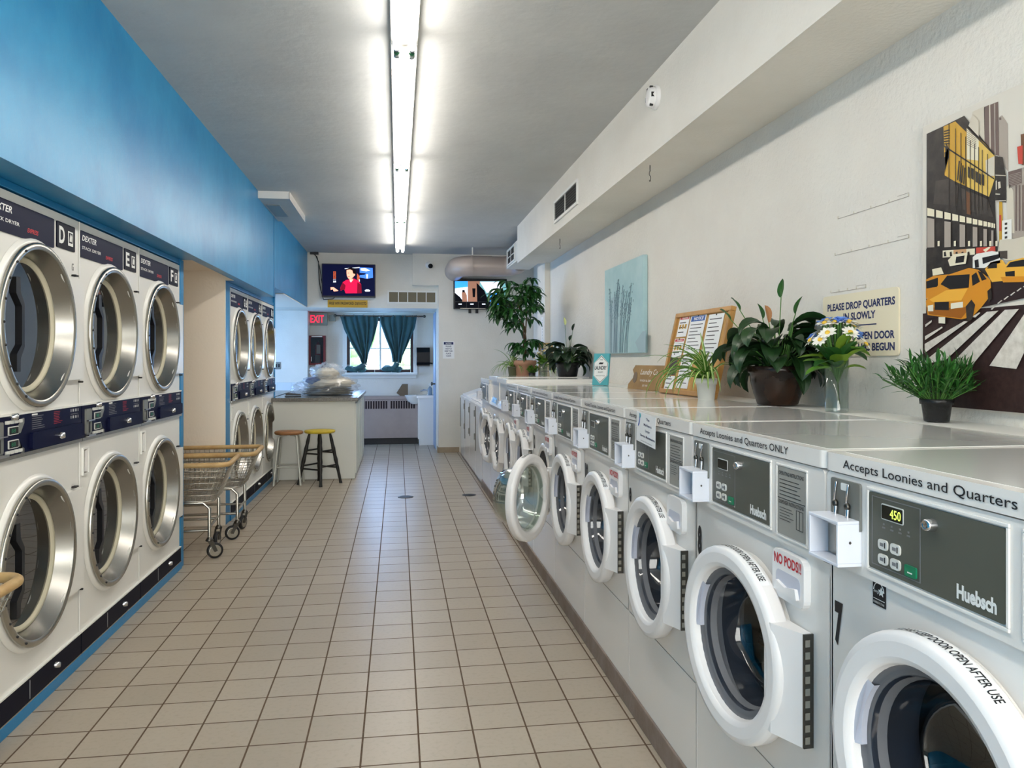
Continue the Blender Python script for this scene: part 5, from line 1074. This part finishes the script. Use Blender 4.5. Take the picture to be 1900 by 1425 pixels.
spider('small spider plant in a white pot beside the big black pot', (1.50, 7.33, ZT), [(.035, 0), (.045, .075), (.048, .076), (.048, .085), (.042, .085)], 'pot_white', .072, .042, 13, 16, .16, .014)
def grass(label, loc, s, prof, pm, sz, sr, seed, n, ms, bl, wd, name='artificial_grass'):
    T = thing(name, label, 'potted plant', loc); pot(T, prof, pm, sz, sr, 24); rd = random.Random(seed); b = MB(); st = MB()
    for i in range(n):
        az = rd.uniform(0, 360); el = 89 - 62 * rd.random(); a = R(az); e = R(el); L = s * rd.uniform(.6, 1)
        d = Vector((math.cos(a) * math.cos(e), math.sin(a) * math.cos(e), math.sin(e))); bx = Vector((.02 * math.cos(a), .02 * math.sin(a), sz)); tip = bx + d * L; st.tube([bx, tip], .0016, 'stem_green', 4)
        for k in range(9):
            q = bx.lerp(tip, .3 + .7 * k / 8); leaf(b, q, az + rd.uniform(-100, 100), el + rd.uniform(-35, 30), bl * rd.uniform(.7, 1.2), wd, rd.choice(ms), rd.uniform(.2, .9), 4, .3)
    for v in b.v:
        if v.x + loc[0] > XR - .042: v.x = XR - .042 - loc[0]
    b.build('foliage', T); st.build('stems', T); return T
GP = [(.034, 0), (.035, .003), (.041, .05), (.046, .051), (.047, .066), (.042, .067), (.04, .05)]
grass('bright green artificial grass in a small black pot below the street poster', (1.595, 2.09, ZT), .145, GP, 'pot_black', .055, .04, 21, 75, ('leaf_grass', 'leaf_mid'), .045, .008)
grass('tiny green bush in a small black pot in front of the terracotta planter', (1.33, 7.58, ZT), .075, [(.03, 0), (.036, .055), (.032, .055)], 'pot_black', .05, .032, 22, 40, ('leaf_spider', 'leaf_mid', 'leaf_yellow'), .022, .012, 'potted_bush')
# money tree
T = thing('potted_tree', 'tall leafy indoor tree in a terracotta planter at the far end', 'potted plant', (1.285, 7.77, ZT)); rd = random.Random(31)
pot(T, [(.09, 0), (.092, .003), (.108, .13), (.12, .132), (.123, .178), (.112, .18), (.108, .14)], 'terracotta', .16, .11)
b = MB()
for k in range(3):
    b.tube([(.012 * math.cos(R(120 * k + 50 * j)) , .012 * math.sin(R(120 * k + 50 * j)), .16 + .05 * j) for j in range(8)] + [(-.04 * (k - 1) - .02, .02 * k, .62), (-.08 * (k - 1) - .06, .03 * k, .75)], .010, 'stem_brown', 7, r1=.006)
b.build('trunk', T); b = MB(); st = MB()
def palm(c, az, el, L, nl=6):
    a = R(az); e = R(el); tip = Vector(c) + Vector((math.cos(a) * math.cos(e), math.sin(a) * math.cos(e), math.sin(e))) * L
    st.tube([c, tip], .0025, 'stem_green', 4)
    for k in range(nl): leaf(b, tip, az + (k - (nl - 1) / 2) * 46, rd.uniform(-5, 25), rd.uniform(.12, .19), rd.uniform(.036, .05), 'leaf_tree', rd.uniform(1.2, 2.0), 6, .3)
for i in range(54):
    az = rd.uniform(0, 360); r = rd.random(); palm((-.09 + .08 * math.cos(R(az)) * r, .03 + .08 * math.sin(R(az)) * r, rd.uniform(.62, .88)), az, rd.uniform(-15, 65), rd.uniform(.08, .22), rd.randint(5, 7))
for i in range(6): az = rd.uniform(0, 360); palm((-.03, 0, rd.uniform(.52, .62)), az, rd.uniform(-30, 10), .1, 5)
for i in range(13): az = rd.uniform(0, 360); palm((0, 0, rd.uniform(.2, .34)), az, rd.uniform(0, 55), rd.uniform(.04, .11), 5)
b.build('foliage', T); st.build('stems', T)
def flowers(label, loc, r, h, n, seed, s=1.0):
    T = thing('flower_vase', label, 'flower vase', loc); rd = random.Random(seed)
    MB().lathe([(r, 0), (r, h), (r - .002, h), (r - .002, .012), (0, .012)], 'glass_clear', 32, cap0=True).build('vase', T)
    st = MB(); b = MB(); fl = MB()
    for i in range(n):
        az = 360 * i / n * 2.4; a = R(az); k = rd.random(); R_ = .085 * s * (.25 + .75 * k); tip = Vector((R_ * math.cos(a), R_ * math.sin(a), h + s * (.035 + .085 * (1 - k * k))))
        st.tube([(.01, 0, .015), (.004, 0, h * .55), (tip.x * .4, tip.y * .4, h + .01), tip], .0028 * s, 'stem_green', 5)
        col = 'petal_blue' if i % 4 == 1 else 'petal_white'; q = MB(Matrix.Translation(tip) @ Matrix.Rotation(a, 4, 'Z') @ Matrix.Rotation(R(60 * k), 4, 'Y'))
        if col == 'petal_white':
            for p in range(13): leaf(q, (0, 0, 0), p * 27.7, rd.uniform(5, 20), .029 * s, .013 * s, col, .3, 4, .1)
            q.ball((0, 0, .004), (.008 * s, .008 * s, .006 * s), 'petal_yellow', 8, 5)
        else:
            for p in range(9): leaf(q, (0, 0, -.004), p * 40, 25 + 30 * (p % 2), .024 * s, .02 * s, col, .6, 4, .3)
        q.build('flower', T)
    for i in range(26): leaf(b, (.02 * math.cos(R(i * 47)), .02 * math.sin(R(i * 47)), h * .75 + s * rd.uniform(0, .07)), i * 47, rd.uniform(5, 60), s * rd.uniform(.06, .1), s * rd.uniform(.04, .06), rd.choice(('leaf_yellow', 'leaf_mid', 'leaf_spider')), rd.uniform(.3, 1.2), 6, .3)
    b.build('foliage', T); st.build('stems', T); return T
flowers('glass cylinder vase of white daisies and blue flowers near the quarters sign', (1.55, 2.545, ZT), .0405, .185, 30, 41, 1.15)
flowers('slim glass vase of blue and white flowers far along the washer tops', (1.425, 7.48, ZT), .04, .16, 13, 42)
